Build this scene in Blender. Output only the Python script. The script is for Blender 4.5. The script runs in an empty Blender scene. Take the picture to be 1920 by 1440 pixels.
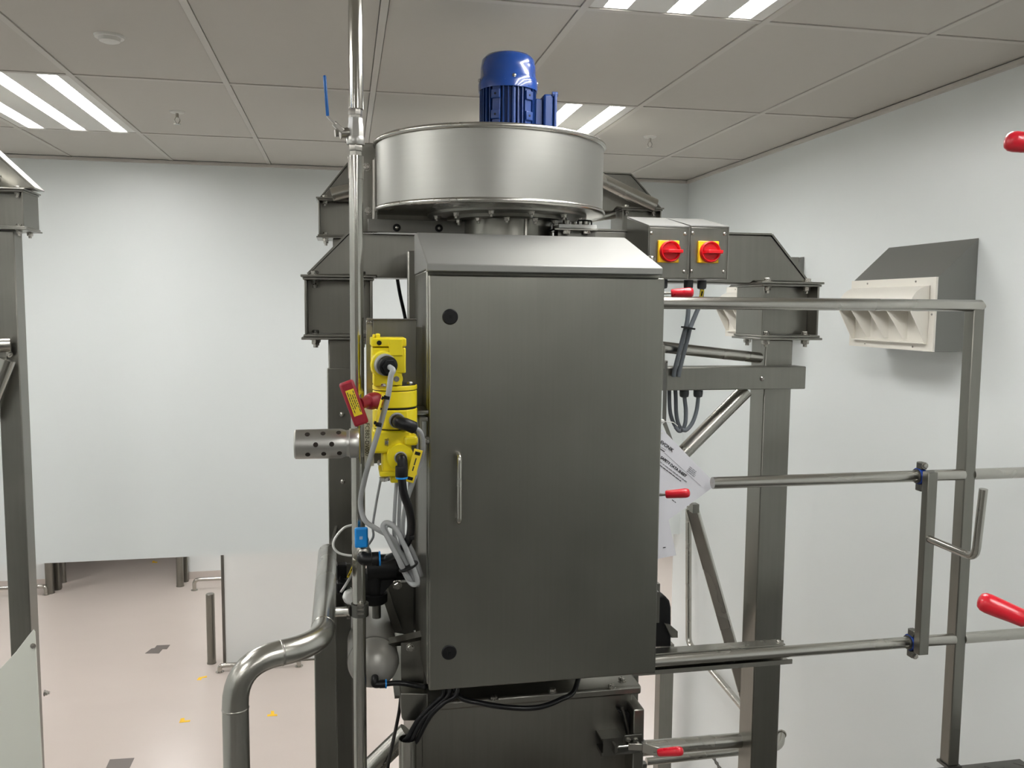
import bpy, bmesh, math, random
from mathutils import Vector as V, Matrix
random.seed(4)
sc = bpy.context.scene
COL = sc.collection
PI = math.pi
# ------------------------------------------------------------------ camera, world, exposure
HC, F, YAW, PIT, ROL = 4.5, 1595., .19465, .08925, .00812
_cy, _sy = math.cos(YAW), math.sin(YAW)
FW = V((_sy*math.cos(PIT), _cy*math.cos(PIT), -math.sin(PIT)))
_r = V((_cy, -_sy, 0)); _u = _r.cross(FW)
RT = _r*math.cos(ROL) + _u*math.sin(ROL)
UP = -_r*math.sin(ROL) + _u*math.cos(ROL)
EYE = V((0, 0, HC))
cam = bpy.data.cameras.new('camera'); camo = bpy.data.objects.new('camera', cam); COL.objects.link(camo)
cam.sensor_width = 36; cam.lens = F/1920*36; cam.clip_start = .05; cam.clip_end = 100
m = Matrix((RT, UP, -FW)).transposed().to_4x4(); m.translation = EYE
camo.matrix_world = m
sc.camera = camo
w = bpy.data.worlds.new('world'); sc.world = w; w.use_nodes = True
w.node_tree.nodes['Background'].inputs[0].default_value = (.5, .52, .55, 1)
w.node_tree.nodes['Background'].inputs[1].default_value = .05
sc.view_settings.view_transform = 'Standard'; sc.view_settings.look = 'None'
sc.view_settings.exposure = 0.0; sc.view_settings.gamma = 1; sc.view_settings.use_curve_mapping = False
LAMP = 36.0          # radiance of the upper ceiling strips
LAMP_LOW = 42.0      # radiance of the strips over the lower hall

def ray(x, y): return FW + RT*((x-960)/F) - UP*((y-720)/F)
def A(x, y, Y):                       # picture point -> the room point on the plane at depth Y
    d = ray(x, y); return EYE + d*(Y/d.y)
def AX(x, y, X):
    d = ray(x, y); return EYE + d*(X/d.x)
def AZ(x, y, z):
    d = ray(x, y); return EYE + d*((z-HC)/d.z)

# ------------------------------------------------------------------ materials
def nt(name):
    mt = bpy.data.materials.new(name); mt.use_nodes = True
    n = mt.node_tree; return mt, n, n.nodes['Principled BSDF']
def lin(r, g, b):
    f = lambda c: (c/12.92 if c <= .04045 else ((c+.055)/1.055)**2.4)
    return (f(r/255), f(g/255), f(b/255), 1)
def mat(name, col, rough=.5, metal=0, vary=.0, scale=(6, 6, 6), rvar=.0, bump=0, detail=3, coat=0, spec=None):
    mt, n, p = nt(name)
    p.inputs['Base Color'].default_value = col; p.inputs['Roughness'].default_value = rough
    p.inputs['Metallic'].default_value = metal
    if coat: p.inputs['Coat Weight'].default_value = coat
    if spec is not None: p.inputs['Specular IOR Level'].default_value = spec
    if vary or rvar or bump:
        tc = n.nodes.new('ShaderNodeTexCoord'); mp = n.nodes.new('ShaderNodeMapping')
        mp.inputs['Scale'].default_value = scale
        no = n.nodes.new('ShaderNodeTexNoise'); no.inputs['Scale'].default_value = 1; no.inputs['Detail'].default_value = detail
        n.links.new(tc.outputs['Object'], mp.inputs[0]); n.links.new(mp.outputs[0], no.inputs['Vector'])
        if vary:
            mx = n.nodes.new('ShaderNodeMix'); mx.data_type = 'RGBA'
            mx.inputs[6].default_value = [c*(1-vary) for c in col[:3]]+[1]
            mx.inputs[7].default_value = [min(1, c*(1+vary)) for c in col[:3]]+[1]
            n.links.new(no.outputs[0], mx.inputs[0]); n.links.new(mx.outputs[2], p.inputs['Base Color'])
        if rvar:
            mr = n.nodes.new('ShaderNodeMapRange'); mr.inputs[1].default_value = .25; mr.inputs[2].default_value = .75
            mr.inputs[3].default_value = rough-rvar; mr.inputs[4].default_value = rough+rvar
            n.links.new(no.outputs[0], mr.inputs[0]); n.links.new(mr.outputs[0], p.inputs['Roughness'])
        if bump:
            b = n.nodes.new('ShaderNodeBump'); b.inputs['Strength'].default_value = bump; b.inputs['Distance'].default_value = .002
            n.links.new(no.outputs[0], b.inputs['Height']); n.links.new(b.outputs[0], p.inputs['Normal'])
    return mt
def steel(name, base, rough, brush, vary=.12, rvar=.05, bump=.05):
    """brushed stainless: fine stretched grain for gloss, broad cloudy mottling for tone"""
    mt, n, p = nt(name)
    p.inputs['Metallic'].default_value = 1
    tc = n.nodes.new('ShaderNodeTexCoord'); mp = n.nodes.new('ShaderNodeMapping'); mp.inputs['Scale'].default_value = brush
    g = n.nodes.new('ShaderNodeTexNoise'); g.inputs['Scale'].default_value = 1; g.inputs['Detail'].default_value = 4
    c = n.nodes.new('ShaderNodeTexNoise'); c.inputs['Scale'].default_value = 5; c.inputs['Detail'].default_value = 3
    n.links.new(tc.outputs['Object'], mp.inputs[0]); n.links.new(mp.outputs[0], g.inputs['Vector']); n.links.new(tc.outputs['Object'], c.inputs['Vector'])
    ad = n.nodes.new('ShaderNodeMix'); ad.data_type = 'FLOAT'; ad.inputs[0].default_value = .4
    n.links.new(c.outputs[0], ad.inputs[2]); n.links.new(g.outputs[0], ad.inputs[3])
    mx = n.nodes.new('ShaderNodeMix'); mx.data_type = 'RGBA'
    mx.inputs[6].default_value = [k*(1-vary*1.6) for k in base]+[1]; mx.inputs[7].default_value = [k*(1+vary*1.6) for k in base]+[1]
    n.links.new(ad.outputs[0], mx.inputs[0]); n.links.new(mx.outputs[2], p.inputs['Base Color'])
    mr = n.nodes.new('ShaderNodeMapRange'); mr.inputs[1].default_value = .3; mr.inputs[2].default_value = .7
    mr.inputs[3].default_value = rough-rvar; mr.inputs[4].default_value = rough+rvar
    n.links.new(ad.outputs[0], mr.inputs[0]); n.links.new(mr.outputs[0], p.inputs['Roughness'])
    if bump:
        b = n.nodes.new('ShaderNodeBump'); b.inputs['Strength'].default_value = bump; b.inputs['Distance'].default_value = .001
        n.links.new(g.outputs[0], b.inputs['Height']); n.links.new(b.outputs[0], p.inputs['Normal'])
    return mt
def emit(name, col, s):
    mt, n, p = nt(name)
    p.inputs['Base Color'].default_value = (1, 1, 1, 1)
    p.inputs['Emission Color'].default_value = col; p.inputs['Emission Strength'].default_value = s
    return mt
S_CAB = steel('brushed_cabinet_steel', (.265, .263, .235), .33, (5, 5, 160), .08, .04, .03)
S_CAB.node_tree.nodes['Mapping'].inputs['Scale'].default_value = (160, 160, 3)
S_FRM = steel('frame_steel', (.245, .239, .215), .33, (90, 90, 4), .13, .05, .03)
S_HOOD = steel('brushed_hood_steel', (.30, .30, .286), .62, (6, 120, 120), .04, .03, .03)
S_TUBE = steel('satin_tube_steel', (.47, .458, .42), .27, (3, 3, 3), .05, .02, 0)
S_PIPE = steel('polished_pipe_steel', (.50, .49, .45), .15, (3, 3, 3), .05, .02, 0)
S_FAN = steel('rolled_fan_steel', (.37, .368, .342), .44, (5, 5, 90), .06, .03, .02)
S_BOLT = steel('bolt_steel', (.42, .405, .37), .28, (6, 6, 6), .06, .03, 0)
S_DARK = steel('dull_dark_steel', (.17, .167, .152), .42, (60, 60, 6), .15, .06)
S_ALU = steel('blasted_aluminium', (.46, .455, .43), .36, (6, 60, 60), .07, .04, .02)
S_PLATE = steel('checker_plate_steel', (.16, .155, .145), .4, (20, 20, 20), .2, .08)
WALL = mat('white_wall_panel', lin(234, 238, 237), .33, 0, .012, (1.2, 1.2, 1.2), .03)
WALLB = mat('darkened_wall_panel', lin(120, 119, 114), .6, 0, .03, (1, 1, 1))  # for the unseen wall behind the camera, greyed so the steel reflects dark
CEIL = mat('ceiling_tile_white', lin(200, 195, 187), .75, 0, .012, (25, 25, 25), 0, .08)
CEILB = mat('ceiling_bar_white', lin(204, 199, 191), .5)
VOID = mat('plenum_dark', lin(60, 58, 55), .9)
FLOOR = mat('beige_vinyl_floor', lin(202, 193, 186), .28, 0, .03, (1.1, 2.6, 1), 0, 0, 6)
PATCH = mat('grey_floor_patch', lin(112, 106, 102), .5)
TAPE = mat('yellow_floor_tape', lin(246, 200, 36), .5)
FRAMEW = mat('white_enamel', lin(228, 226, 220), .45)
GLOW = emit('lamp_glow', (1, .992, .975, 1), LAMP)
GLOWL = emit('hall_lamp_glow', (1, .978, .96, 1), LAMP_LOW)
BLUE = mat('blue_paint', lin(16, 60, 134), .24, 0, .05, (20, 20, 20), .04, .05, coat=.5)
BLUED = mat('blue_paint_casting', lin(18, 52, 112), .42, 0, .06, (40, 40, 40), .05, .1)
BLUEP = mat('blue_plastic', lin(20, 130, 206), .35)
BLUEC = mat('blue_vinyl_grip', lin(14, 96, 172), .4)
BLUESEAL = mat('blue_silicone', lin(28, 62, 148), .5)
YEL = mat('yellow_paint', lin(232, 212, 26), .34, 0, .03, (30, 30, 30), .05, .04)
YELD = mat('yellow_switch_plate', lin(250, 196, 20), .4)
YTAG = mat('yellow_tag', lin(232, 206, 40), .45)
RED = mat('red_vinyl_grip', lin(205, 26, 44), .3, 0, .04, (30, 30, 30), .05, coat=.3)
REDS = mat('red_switch_plastic', lin(206, 22, 32), .28)
REDD = mat('dark_red_plastic', lin(146, 24, 42), .45, 0, .06, (40, 40, 40))
BLK = mat('black_plastic', lin(17, 17, 18), .42, spec=.3)
BLKM = mat('black_rubber', lin(12, 12, 13), .55, spec=.25)
HOSE = mat('black_hose', lin(14, 14, 16), .3, spec=.35)
GREY = mat('grey_cable_sheath', lin(158, 160, 160), .42)
GREYD = mat('slate_cable_sheath', lin(110, 116, 122), .45)
GLAND = mat('dark_grey_nylon', lin(62, 66, 68), .5)
COLLAR = mat('grey_plastic_collar', lin(150, 152, 150), .45)
WHT = mat('white_plastic', lin(224, 224, 220), .4)
LABELG = mat('grey_label_plate', lin(205, 205, 200), .45)
PAPER = mat('white_paper', lin(226, 226, 232), .7)
INK = mat('print_ink', lin(38, 38, 42), .7)
INKG = mat('grey_print_ink', lin(140, 140, 146), .7)
CREAM = mat('cream_vent_plastic', lin(236, 232, 222), .4)
PANEL = mat('pale_guard_panel', lin(228, 230, 220), .4)
TANK = mat('silver_tank_paint', lin(156, 154, 148), .36, .35, .04, (12, 12, 12), .05)
HOLE = mat('hole_dark', lin(30, 22, 14), .8)

# ------------------------------------------------------------------ builders
class B:
    def __init__(s): s.bm = bmesh.new()
    def poly(s, rings, cap=True):
        R = [[s.bm.verts.new(p) for p in ring] for ring in rings]
        for a, b in zip(R, R[1:]):
            n = len(a)
            for i in range(n): s.bm.faces.new((a[i], a[(i+1) % n], b[(i+1) % n], b[i]))
        if cap:
            s.bm.faces.new(R[0][::-1]); s.bm.faces.new(R[-1])
        return s
    def box(s, x0, x1, y0, y1, z0, z1):
        return s.poly([[V((x0, y0, z)), V((x1, y0, z)), V((x1, y1, z)), V((x0, y1, z))] for z in (z0, z1)])
    def pb(s, x0, y0, x1, y1, Y, d):          # box whose front face fills a picture rectangle at depth Y
        xm, ym = (x0+x1)/2, (y0+y1)/2
        return s.box(A(x0, ym, Y).x, A(x1, ym, Y).x, Y, Y+d, A(xm, y1, Y).z, A(xm, y0, Y).z)
    def prism(s, pts, vec):
        vec = V(vec); return s.poly([[V(p) for p in pts], [V(p)+vec for p in pts]])
    def frame(s, axis):
        a = V(axis).normalized(); t = V((0, 0, 1)) if abs(a.z) < .9 else V((1, 0, 0))
        e = t.cross(a).normalized(); return a, e, a.cross(e)
    def lathe(s, prof, o, axis, n=24, ph=0):
        a, e, f = s.frame(axis); o = V(o)
        return s.poly([[o+a*h+(e*math.cos(t)+f*math.sin(t))*max(r, 1e-5) for t in [ph+2*PI*i/n for i in range(n)]] for r, h in prof])
    def cyl(s, p0, p1, r0, r1=None, n=20, ph=0):
        p0, p1 = V(p0), V(p1); d = p1-p0
        return s.lathe([(r0, 0), (r0 if r1 is None else r1, d.length)], p0, d, n, ph)
    def bar(s, p0, p1, wx, wy, ref=(0, 1, 0)):   # rectangular bar; wy is measured along ref
        p0, p1 = V(p0), V(p1); a = (p1-p0).normalized(); f = (V(ref)-a*V(ref).dot(a)).normalized(); e = a.cross(f)
        q = [e*wx/2+f*wy/2, e*wx/2-f*wy/2, -e*wx/2-f*wy/2, -e*wx/2+f*wy/2]
        return s.poly([[p+k for k in q] for p in (p0, p1)])
    def tube(s, pts, r, n=10, smooth=6, cap=True):
        pts = [V(p) for p in pts]
        if smooth and len(pts) > 2:
            q = [pts[0]*2-pts[1]]+pts+[pts[-1]*2-pts[-2]]; out = []
            for i in range(1, len(q)-2):
                for k in range(smooth):
                    t = k/smooth; a, b, c, d = q[i-1:i+3]
                    out.append(.5*((2*b)+(c-a)*t+(2*a-5*b+4*c-d)*t*t+(3*b-a-3*c+d)*t**3))
            pts = out+[pts[-1]]
        rings = []; e = None
        for i, p in enumerate(pts):
            t = (pts[min(i+1, len(pts)-1)]-pts[max(i-1, 0)]).normalized()
            if e is None: e = t.orthogonal().normalized()
            e = (e-t*e.dot(t)).normalized(); f = t.cross(e)
            rr = r[i] if isinstance(r, list) else r
            rings.append([p+(e*math.cos(2*PI*k/n)+f*math.sin(2*PI*k/n))*rr for k in range(n)])
        return s.poly(rings, cap)
    def mesh(s, name, ma, ang=38):
        bmesh.ops.recalc_face_normals(s.bm, faces=s.bm.faces)
        me = bpy.data.meshes.new(name); s.bm.to_mesh(me); s.bm.free()
        me.materials.append(ma)
        me.polygons.foreach_set('use_smooth', [True]*len(me.polygons)); me.set_sharp_from_angle(angle=math.radians(ang))
        return me
    def build(s, name, ma, par=None, bev=0, ang=38):
        o = bpy.data.objects.new(name, s.mesh(name, ma, ang)); COL.objects.link(o)
        if bev:
            md = o.modifiers.new('bevel', 'BEVEL'); md.width = bev; md.segments = 2; md.limit_method = 'ANGLE'; md.angle_limit = math.radians(40)
            md.harden_normals = False
        if par: put(o, par)
        return o
def put(o, par):
    o.parent = par
    if par.type == 'EMPTY': o.matrix_parent_inverse = Matrix.Translation(-par.location)
def thing(name, label, cat, loc, group=None):
    o = bpy.data.objects.new(name, None); COL.objects.link(o); o.location = loc; o.empty_display_size = .05
    o['label'] = label; o['category'] = cat
    if group: o['group'] = group
    return o
def tag(o, label, cat, group=None):
    o['label'] = label; o['category'] = cat
    if group: o['group'] = group
    return o
def struct(o): o['kind'] = 'structure'; return o
def rounded(pts, r, k=5):               # polyline with filleted corners
    pts = [V(p) for p in pts]; out = [pts[0]]
    for a, b, c in zip(pts, pts[1:], pts[2:]):
        u, v = (a-b), (c-b); rr = min(r, u.length*.49, v.length*.49); u.normalize(); v.normalize()
        for i in range(k+1):
            t = i/k; p0, p2 = b+u*rr, b+v*rr
            out.append(p0*(1-t)**2+b*2*t*(1-t)+p2*t*t)
    return out+[pts[-1]]
# shared fasteners, axis +Z, unit size = across the head
def _bolt():
    b = B(); b.lathe([(.62, 0), (.62, .08)], (0, 0, 0), (0, 0, 1), 12); b.lathe([(.5, .08), (.5, .42), (.42, .5)], (0, 0, 0), (0, 0, 1), 6); return b.mesh('bolt', S_BOLT, 30)
def _nut():
    b = B(); b.lathe([(.62, 0), (.62, .08)], (0, 0, 0), (0, 0, 1), 12); b.lathe([(.5, .08), (.5, .5), (.42, .58)], (0, 0, 0), (0, 0, 1), 6)
    b.lathe([(.27, .5), (.27, .95)], (0, 0, 0), (0, 0, 1), 8); return b.mesh('nut', S_BOLT, 30)
def _dome():
    b = B(); b.lathe([(.5, 0), (.47, .16), (.34, .32), (.16, .38)], (0, 0, 0), (0, 0, 1), 12); return b.mesh('screw', S_BOLT, 50)
MB, MN, MD = _bolt(), _nut(), _dome()
def fast(par, pos, axis, s, me=None, name='bolt'):
    o = bpy.data.objects.new(name, me or MB); COL.objects.link(o); put(o, par)
    o.matrix_basis = Matrix.Translation(V(pos)) @ V(axis).to_track_quat('Z', 'Y').to_matrix().to_4x4() @ Matrix.Scale(s, 4)
    return o
def text(s, org, right, up, size, ma, par, name='lettering', align='LEFT', bold=0):
    c = bpy.data.curves.new(name, 'FONT'); c.body = s; c.size = size; c.extrude = .0002; c.align_x = align; c.align_y = 'CENTER'; c.offset = bold
    c.resolution_u = 3
    o = bpy.data.objects.new(name, c); COL.objects.link(o); bpy.context.view_layer.update()
    me = bpy.data.meshes.new_from_object(o.evaluated_get(bpy.context.evaluated_depsgraph_get()))
    bpy.data.objects.remove(o); bpy.data.curves.remove(c)
    right = V(right).normalized(); up = V(up); up = (up-right*up.dot(right)).normalized(); n = right.cross(up)
    mm = Matrix((right, up, n)).transposed().to_4x4(); mm.translation = V(org); me.transform(mm)
    me.materials.clear(); me.materials.append(ma)
    o = bpy.data.objects.new(name, me); COL.objects.link(o); put(o, par); return o

def smallprint(org, right, L, h, ma, par):
    # a line of print too small to read in the photograph: word-length dashes
    right = V(right).normalized(); b = B(); x = 0
    while x < L:
        wl = min(random.uniform(1.5, 4.5)*h, L-x)
        b.bar(V(org)+right*x, V(org)+right*(x+wl), h*.62, .0004, (0, 1, 0)); x += wl+h*.55
    return b.build('printed_line', ma, par)

# ------------------------------------------------------------------ the room
ZC = HC+.9156; XW = 2.435; YB = 5.85; XL = -3.7; YF = -3.6; ZBULK = HC-1.668
GX0, GY0, SX, SY = -1.0707, 2.614, .6, 1.1796
struct(B().box(-9.2, 7.2, YF, 21, -.12, 0).build('floor', FLOOR))
struct(B().box(XL, XW, YB, YB+.12, ZBULK, ZC+.15).build('wall_back', WALL))
struct(B().box(XW, XW+.14, YF, YB+.12, 0, ZC+.15).build('wall_right', WALL))
struct(B().box(XL-.14, XL, YF, YB+.12, 0, ZC+.15).build('wall_left', WALL))
struct(B().box(XL-.14, XW+.14, YF-.14, YF, 0, ZC+.15).build('wall_front', WALLB))
# lower hall under and beyond the hanging wall
struct(B().box(-9.2, 7.2, YB+.12, 21, ZBULK+.15, ZBULK+.25).build('ceiling_hall', CEIL))
pL = AZ(86, 1099, 0); pR = AZ(351, 1087, 0)
for nm, x0, x1, y in (('wall_hall_left', -9.2, pL.x, pL.y), ('wall_hall_right', pR.x, 7.2, pL.y)):
    struct(B().box(x0, x1, y, y+.15, 0, ZBULK+.2).build(nm, WALL))
    struct(B().box(x0, x1, y-.012, y, 0, .12).build('baseboard_'+nm[5:], FLOOR))
struct(B().box(-9.2, 7.2, 21, 21.15, 0, ZBULK+.25).build('wall_far', WALL))
struct(B().box(-9.34, -9.2, YB, 21, 0, ZBULK+.25).build('wall_hall_side', WALL))
struct(B().box(7.2, 7.34, YB, 21, 0, ZBULK+.25).build('wall_hall_end', WALL))
# suspended ceiling: slab, bars, tiles
ceil = struct(B().box(XL, XW, YF, YB, ZC+.05, ZC+.15).build('ceiling', VOID))
xs = [GX0+SX*i for i in range(-5, 7)]; ys = [GY0+SY*j for j in range(-6, 4)]
xe = [XL]+[x for x in xs if XL+.05 < x < XW-.05]+[XW]; ye = [YF]+[y for y in ys if YF+.05 < y < YB-.05]+[YB]
for x in xe[1:-1]: B().box(x-.012, x+.012, YF, YB, ZC, ZC+.03).build('grid_bar', CEILB, ceil)
for y in ye[1:-1]:
    for x0, x1 in zip(xe, xe[1:]):
        B().box(x0+.0125, x1-.0125, y-.012, y+.012, ZC+.0005, ZC+.03).build('grid_bar', CEILB, ceil)
LT = [(i, j) for i in (-5, -1, 3) for j in (-5, -3, -1, 1)]
LC = [(GX0+SX*(i+.5), GY0+SY*(j+.5)) for i, j in LT]
for x0, x1 in zip(xe, xe[1:]):
    for y0, y1 in zip(ye, ye[1:]):
        cx, cy = (x0+x1)/2, (y0+y1)/2
        if any(abs(cx-a) < .2 and abs(cy-b) < .4 for a, b in LC): continue
        B().box(x0+.0145, x1-.0145, y0+.0145, y1-.0145, ZC+.004, ZC+.022).build('ceiling_tile', CEIL, ceil)
struct(B().box(XL, XW, YB-.024, YB, ZC-.018, ZC-.001).build('trim_1', CEILB))
struct(B().box(XW-.024, XW, YF, YB-.024, ZC-.018, ZC-.001).build('trim_2', CEILB))

def ceiling_light(x, y, z, lx, ly, glow, label, group=None):
    t = thing('ceiling_light', label, 'light', (x, y, z), group)
    b = B()
    hx, hy = lx/2-.014, ly/2-.014
    xs_ = [-hx]; wst = .0375
    cs = (-.205*lx/.6, 0, .205*lx/.6)
    for c in cs: xs_ += [c-wst, c+wst]
    xs_.append(hx)
    for k in range(0, len(xs_), 2): b.box(x+xs_[k], x+xs_[k+1], y-hy, y+hy, z+.003, z+.03)
    for c in cs:
        b.box(x+c-wst, x+c+wst, y-hy, y-hy+.008, z+.003, z+.03); b.box(x+c-wst, x+c+wst, y+hy-.008, y+hy, z+.003, z+.03)
    b.build('frame', FRAMEW, t)
    for c in cs: B().box(x+c-wst, x+c+wst, y-hy+.008, y+hy-.008, z+.008, z+.03).build('diffuser', glow, t)
    return t
names = {(-1, 1): 'three-strip ceiling light cut by the left edge of the view', (3, 1): 'three-strip ceiling light behind the blue motor',
         (3, -1): 'three-strip ceiling light cut by the top edge, right of the blue motor'}
for (i, j), (cx, cy) in zip(LT, LC):
    ceiling_light(cx, cy, ZC, SX, SY, GLOW, names.get((i, j), 'three-strip ceiling light out of view, '+{-5: 'left', -1: 'middle', 3: 'right'}[i]+' column, '+{-5: 'rearmost', -3: 'second', -1: 'third', 1: 'frontmost'}[j]+' row from the back of the room'), 'upper room ceiling lights')
for x, cn in ((-6, 'far left'), (-2.6, 'inner left'), (1.2, 'inner right'), (4.8, 'far right')):
    for y, rn in ((7.2, 'first'), (10.2, 'second'), (13.0, 'third')):
        ceiling_light(x, y, ZBULK+.115, .6, 1.2, GLOWL, 'lower hall ceiling light, '+cn+' column, '+rn+' row beyond the hanging wall', 'lower hall lights')

def sprinkler(px, py, label):
    p = AZ(px, py, ZC+.004); t = thing('sprinkler_head', label, 'sprinkler', p, 'ceiling sprinklers')
    B().lathe([(.036, 0), (.032, -.006), (.012, -.009)], p, (0, 0, 1), 20).build('escutcheon', FRAMEW, t)
    b = B(); b.cyl(p+V((0, 0, -.008)), p+V((0, 0, -.03)), .007, n=10)
    for s in (-1, 1): b.tube([p+V((s*.006, 0, -.028)), p+V((s*.012, 0, -.042)), p+V((s*.003, 0, -.058))], .0022, 6)
    b.build('frame_arms', S_BOLT, t)
    B().lathe([(.016, 0), (.016, -.002)], p+V((0, 0, -.058)), (0, 0, 1), 12).build('deflector', S_BOLT, t)
sprinkler(332, 209, 'pendant sprinkler on the ceiling tile right of the left light')
sprinkler(1219, 256, 'pendant sprinkler on the ceiling tile right of the blue motor')
p = AZ(205, 67, ZC+.004); t = thing('smoke_detector', 'small round white detector on the ceiling tile at upper left', 'detector', p)
B().lathe([(.05, 0), (.047, -.008)], p, (0, 0, 1), 24).build('base', FRAMEW, t)
B().lathe([(.036, -.008), (.033, -.019), (.02, -.024)], p, (0, 0, 1), 24).build('sensor_dome', FRAMEW, t)

# floor marks
def floor_poly(pts, name, ma, label, cat, group=None):
    q = [AZ(x, y, .002) for x, y in pts]
    return tag(B().prism([(p.x, p.y, .0) for p in q], (0, 0, .003)).build(name, ma), label, cat, group)
floor_poly([(272, 1225), (284, 1216), (290, 1215), (294, 1210), (319, 1209), (313, 1217), (305, 1217), (298, 1225)], 'floor_patch', PATCH, 'grey stepped patch in the middle of the beige floor', 'floor patch')
floor_poly([(196, 1446), (206, 1424), (252, 1421), (240, 1446)], 'floor_patch', PATCH, 'grey four-sided patch on the floor at the bottom edge of the view', 'floor patch')
floor_poly([(369, 1275), (373, 1270), (388, 1267), (388, 1270), (379, 1271), (377, 1275)], 'floor_marking', TAPE, 'yellow corner tape on the floor beside the steel bumper rail', 'floor tape')
floor_poly([(336, 1355), (339, 1347), (346, 1346), (346, 1351), (357, 1350), (356, 1353)], 'floor_marking', TAPE, 'yellow corner tape on the floor left of the bent handrail', 'floor tape')
floor_poly([(501, 1343), (501, 1340), (508, 1339), (508, 1333), (514, 1333), (514, 1339), (520, 1339), (520, 1342)], 'floor_marking', TAPE, 'yellow T-shaped tape on the floor right of the bent handrail', 'floor tape')
floor_poly([(285, 1055), (286, 1052), (290, 1051), (290, 1053), (295, 1053), (295, 1055)], 'floor_marking', TAPE, 'yellow corner tape on the floor under the hanging wall', 'floor tape')

# bollards and door posts of the hall
def post(px, py, r, h, name, label, cat, group=None, square=False):
    p = AZ(px, py, 0); t = thing(name, label, cat, p, group)
    if square: B().box(p.x-r, p.x+r, p.y-r, p.y+r, .006, h).build('shaft', S_FRM, t, .004)
    else: B().lathe([(r, .006), (r, h-.006), (r-.006, h)], p, (0, 0, 1), 24).build('shaft', S_FRM, t)
    B().lathe([(r*1.12, 0), (r*1.12, .008)], p, (0, 0, 1), 24).build('floor_plate', S_FRM, t)
post(397, 1243, .052, .9, 'bollard', 'short free-standing steel bollard left of the white partition', 'bollard')
post(94, 1112, .062, 1.3, 'bollard', 'front round steel bollard at the left side of the hall opening', 'bollard')
post(107, 1105, .06, 1.35, 'bollard', 'square steel post behind the front bollard at the left of the opening', 'bollard', square=True)
post(119, 1092, .045, 1.35, 'bollard', 'rearmost thin steel post at the left of the hall opening', 'bollard')
post(338, 1099, .055, 1.3, 'bollard', 'round steel bollard at the right side of the hall opening', 'bollard')
post(347, 1090, .05, 1.35, 'bollard', 'square steel post behind the bollard at the right of the opening', 'bollard', square=True)
def kick_rail(x0, y0, x1, y1, h, r, d, label):
    a, b_ = AZ(x0, y0, h), AZ(x1, y1, h); b_.y = a.y
    pts = rounded([a+V((0, 0, -h)), a, b_, b_+V((0, 0, -h))], .08)
    t = thing('bumper_rail', label, 'rail', V((a.x, a.y, 0)))
    B().tube(pts, r, 12, 0).build('rail', S_TUBE, t)
    for q in (a, b_): B().lathe([(r*1.8, 0), (r*1.8, .006)], (q.x, q.y, 0), (0, 0, 1), 16).build('foot_plate', S_TUBE, t)
kick_rail(-60, 1106, 80, 1104, .14, .03, 0, 'low steel bumper rail in front of the hall wall at far left')
kick_rail(364, 1087, 470, 1082, .17, .03, 0, 'low steel bumper rail in front of the hall wall right of the opening')
kick_rail(412, 1248, 560, 1240, .08, .028, 0, 'low steel bumper rail at the foot of the white partition')
# white partition
p = AZ(420, 1251, 0); x1 = p.x+1.75
t = thing('partition_panel', 'tall white partition panel standing below the hanging wall', 'partition', V((p.x, p.y, 0)))
B().box(p.x+.02, x1, p.y+.03, p.y+.08, .02, 2.6).build('panel', WALL, t, .003)
B().box(p.x-.012, p.x+.02, p.y+.02, p.y+.09, 0, 2.6).build('edge_profile', S_DARK, t)
B().box(p.x+.02, x1, p.y+.02, p.y+.09, 0, .02).build('bottom_profile', S_FRM, t)
# steel post at the foot of the right wall's end
q = A(1236, 1340, 5.7); q2 = A(1261, 1340, 5.7)
t = thing('corner_post', 'square steel post at the corner of the right wall', 'post', V((q.x, 5.7, 0)))
B().box(q.x, q2.x, 5.7, 5.8, .01, HC-2.45).build('shaft', S_FRM, t, .003)
B().box(q.x-.03, q2.x+.01, 5.67, 5.83, 0, .01).build('floor_plate', S_FRM, t)
# platform underfoot (only its far corner shows at lower right)
ZP = HC-1.50
t = thing('platform', 'dark steel platform deck at the lower right corner', 'platform', V((1.5, 1.9, 0)))
pc = AZ(1912, 1423, ZP)
b = B(); b.box(.98, pc.x, 1.72, pc.y, ZP-.012, ZP); b.box(-1.2, pc.x, -2.6, 1.72, ZP-.012, ZP)
b.build('deck_plate', S_PLATE, t)
b = B(); b.box(.98, pc.x, 1.66, 1.72, ZP-.14, ZP-.012); b.box(pc.x-.06, pc.x, -2.6, 1.66, ZP-.14, ZP-.012); b.box(-1.2, -1.14, -2.6, 1.66, ZP-.14, ZP-.012)
b.box(.98, 1.04, 1.72, pc.y-.1, ZP-.14, ZP-.012); b.box(-1.14, .98, 1.6, 1.66, ZP-.14, ZP-.012)
b.build('edge_beam', S_DARK, t)
for x, y in ((-1.17, -2.5), (-1.17, 1.6), (pc.x-.03, -2.5), (pc.x-.03, 1.6)): B().box(x-.04, x+.04, y-.04, y+.04, 0, ZP-.14).build('leg', S_FRM, t)
b = B()
for i in range(8):
    for j in range(16):
        x, y = pc.x-.03-.055*i, pc.y-.03-.055*j
        s = 1 if (i+j) % 2 else -1
        b.bar((x-.012*s, y-.012, ZP+.0008), (x+.012*s, y+.012, ZP+.0008), .005, .0016, (0, 0, 1))
o = b.build('tread_ribs', S_PLATE, t); o['kind'] = 'stuff'

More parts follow.
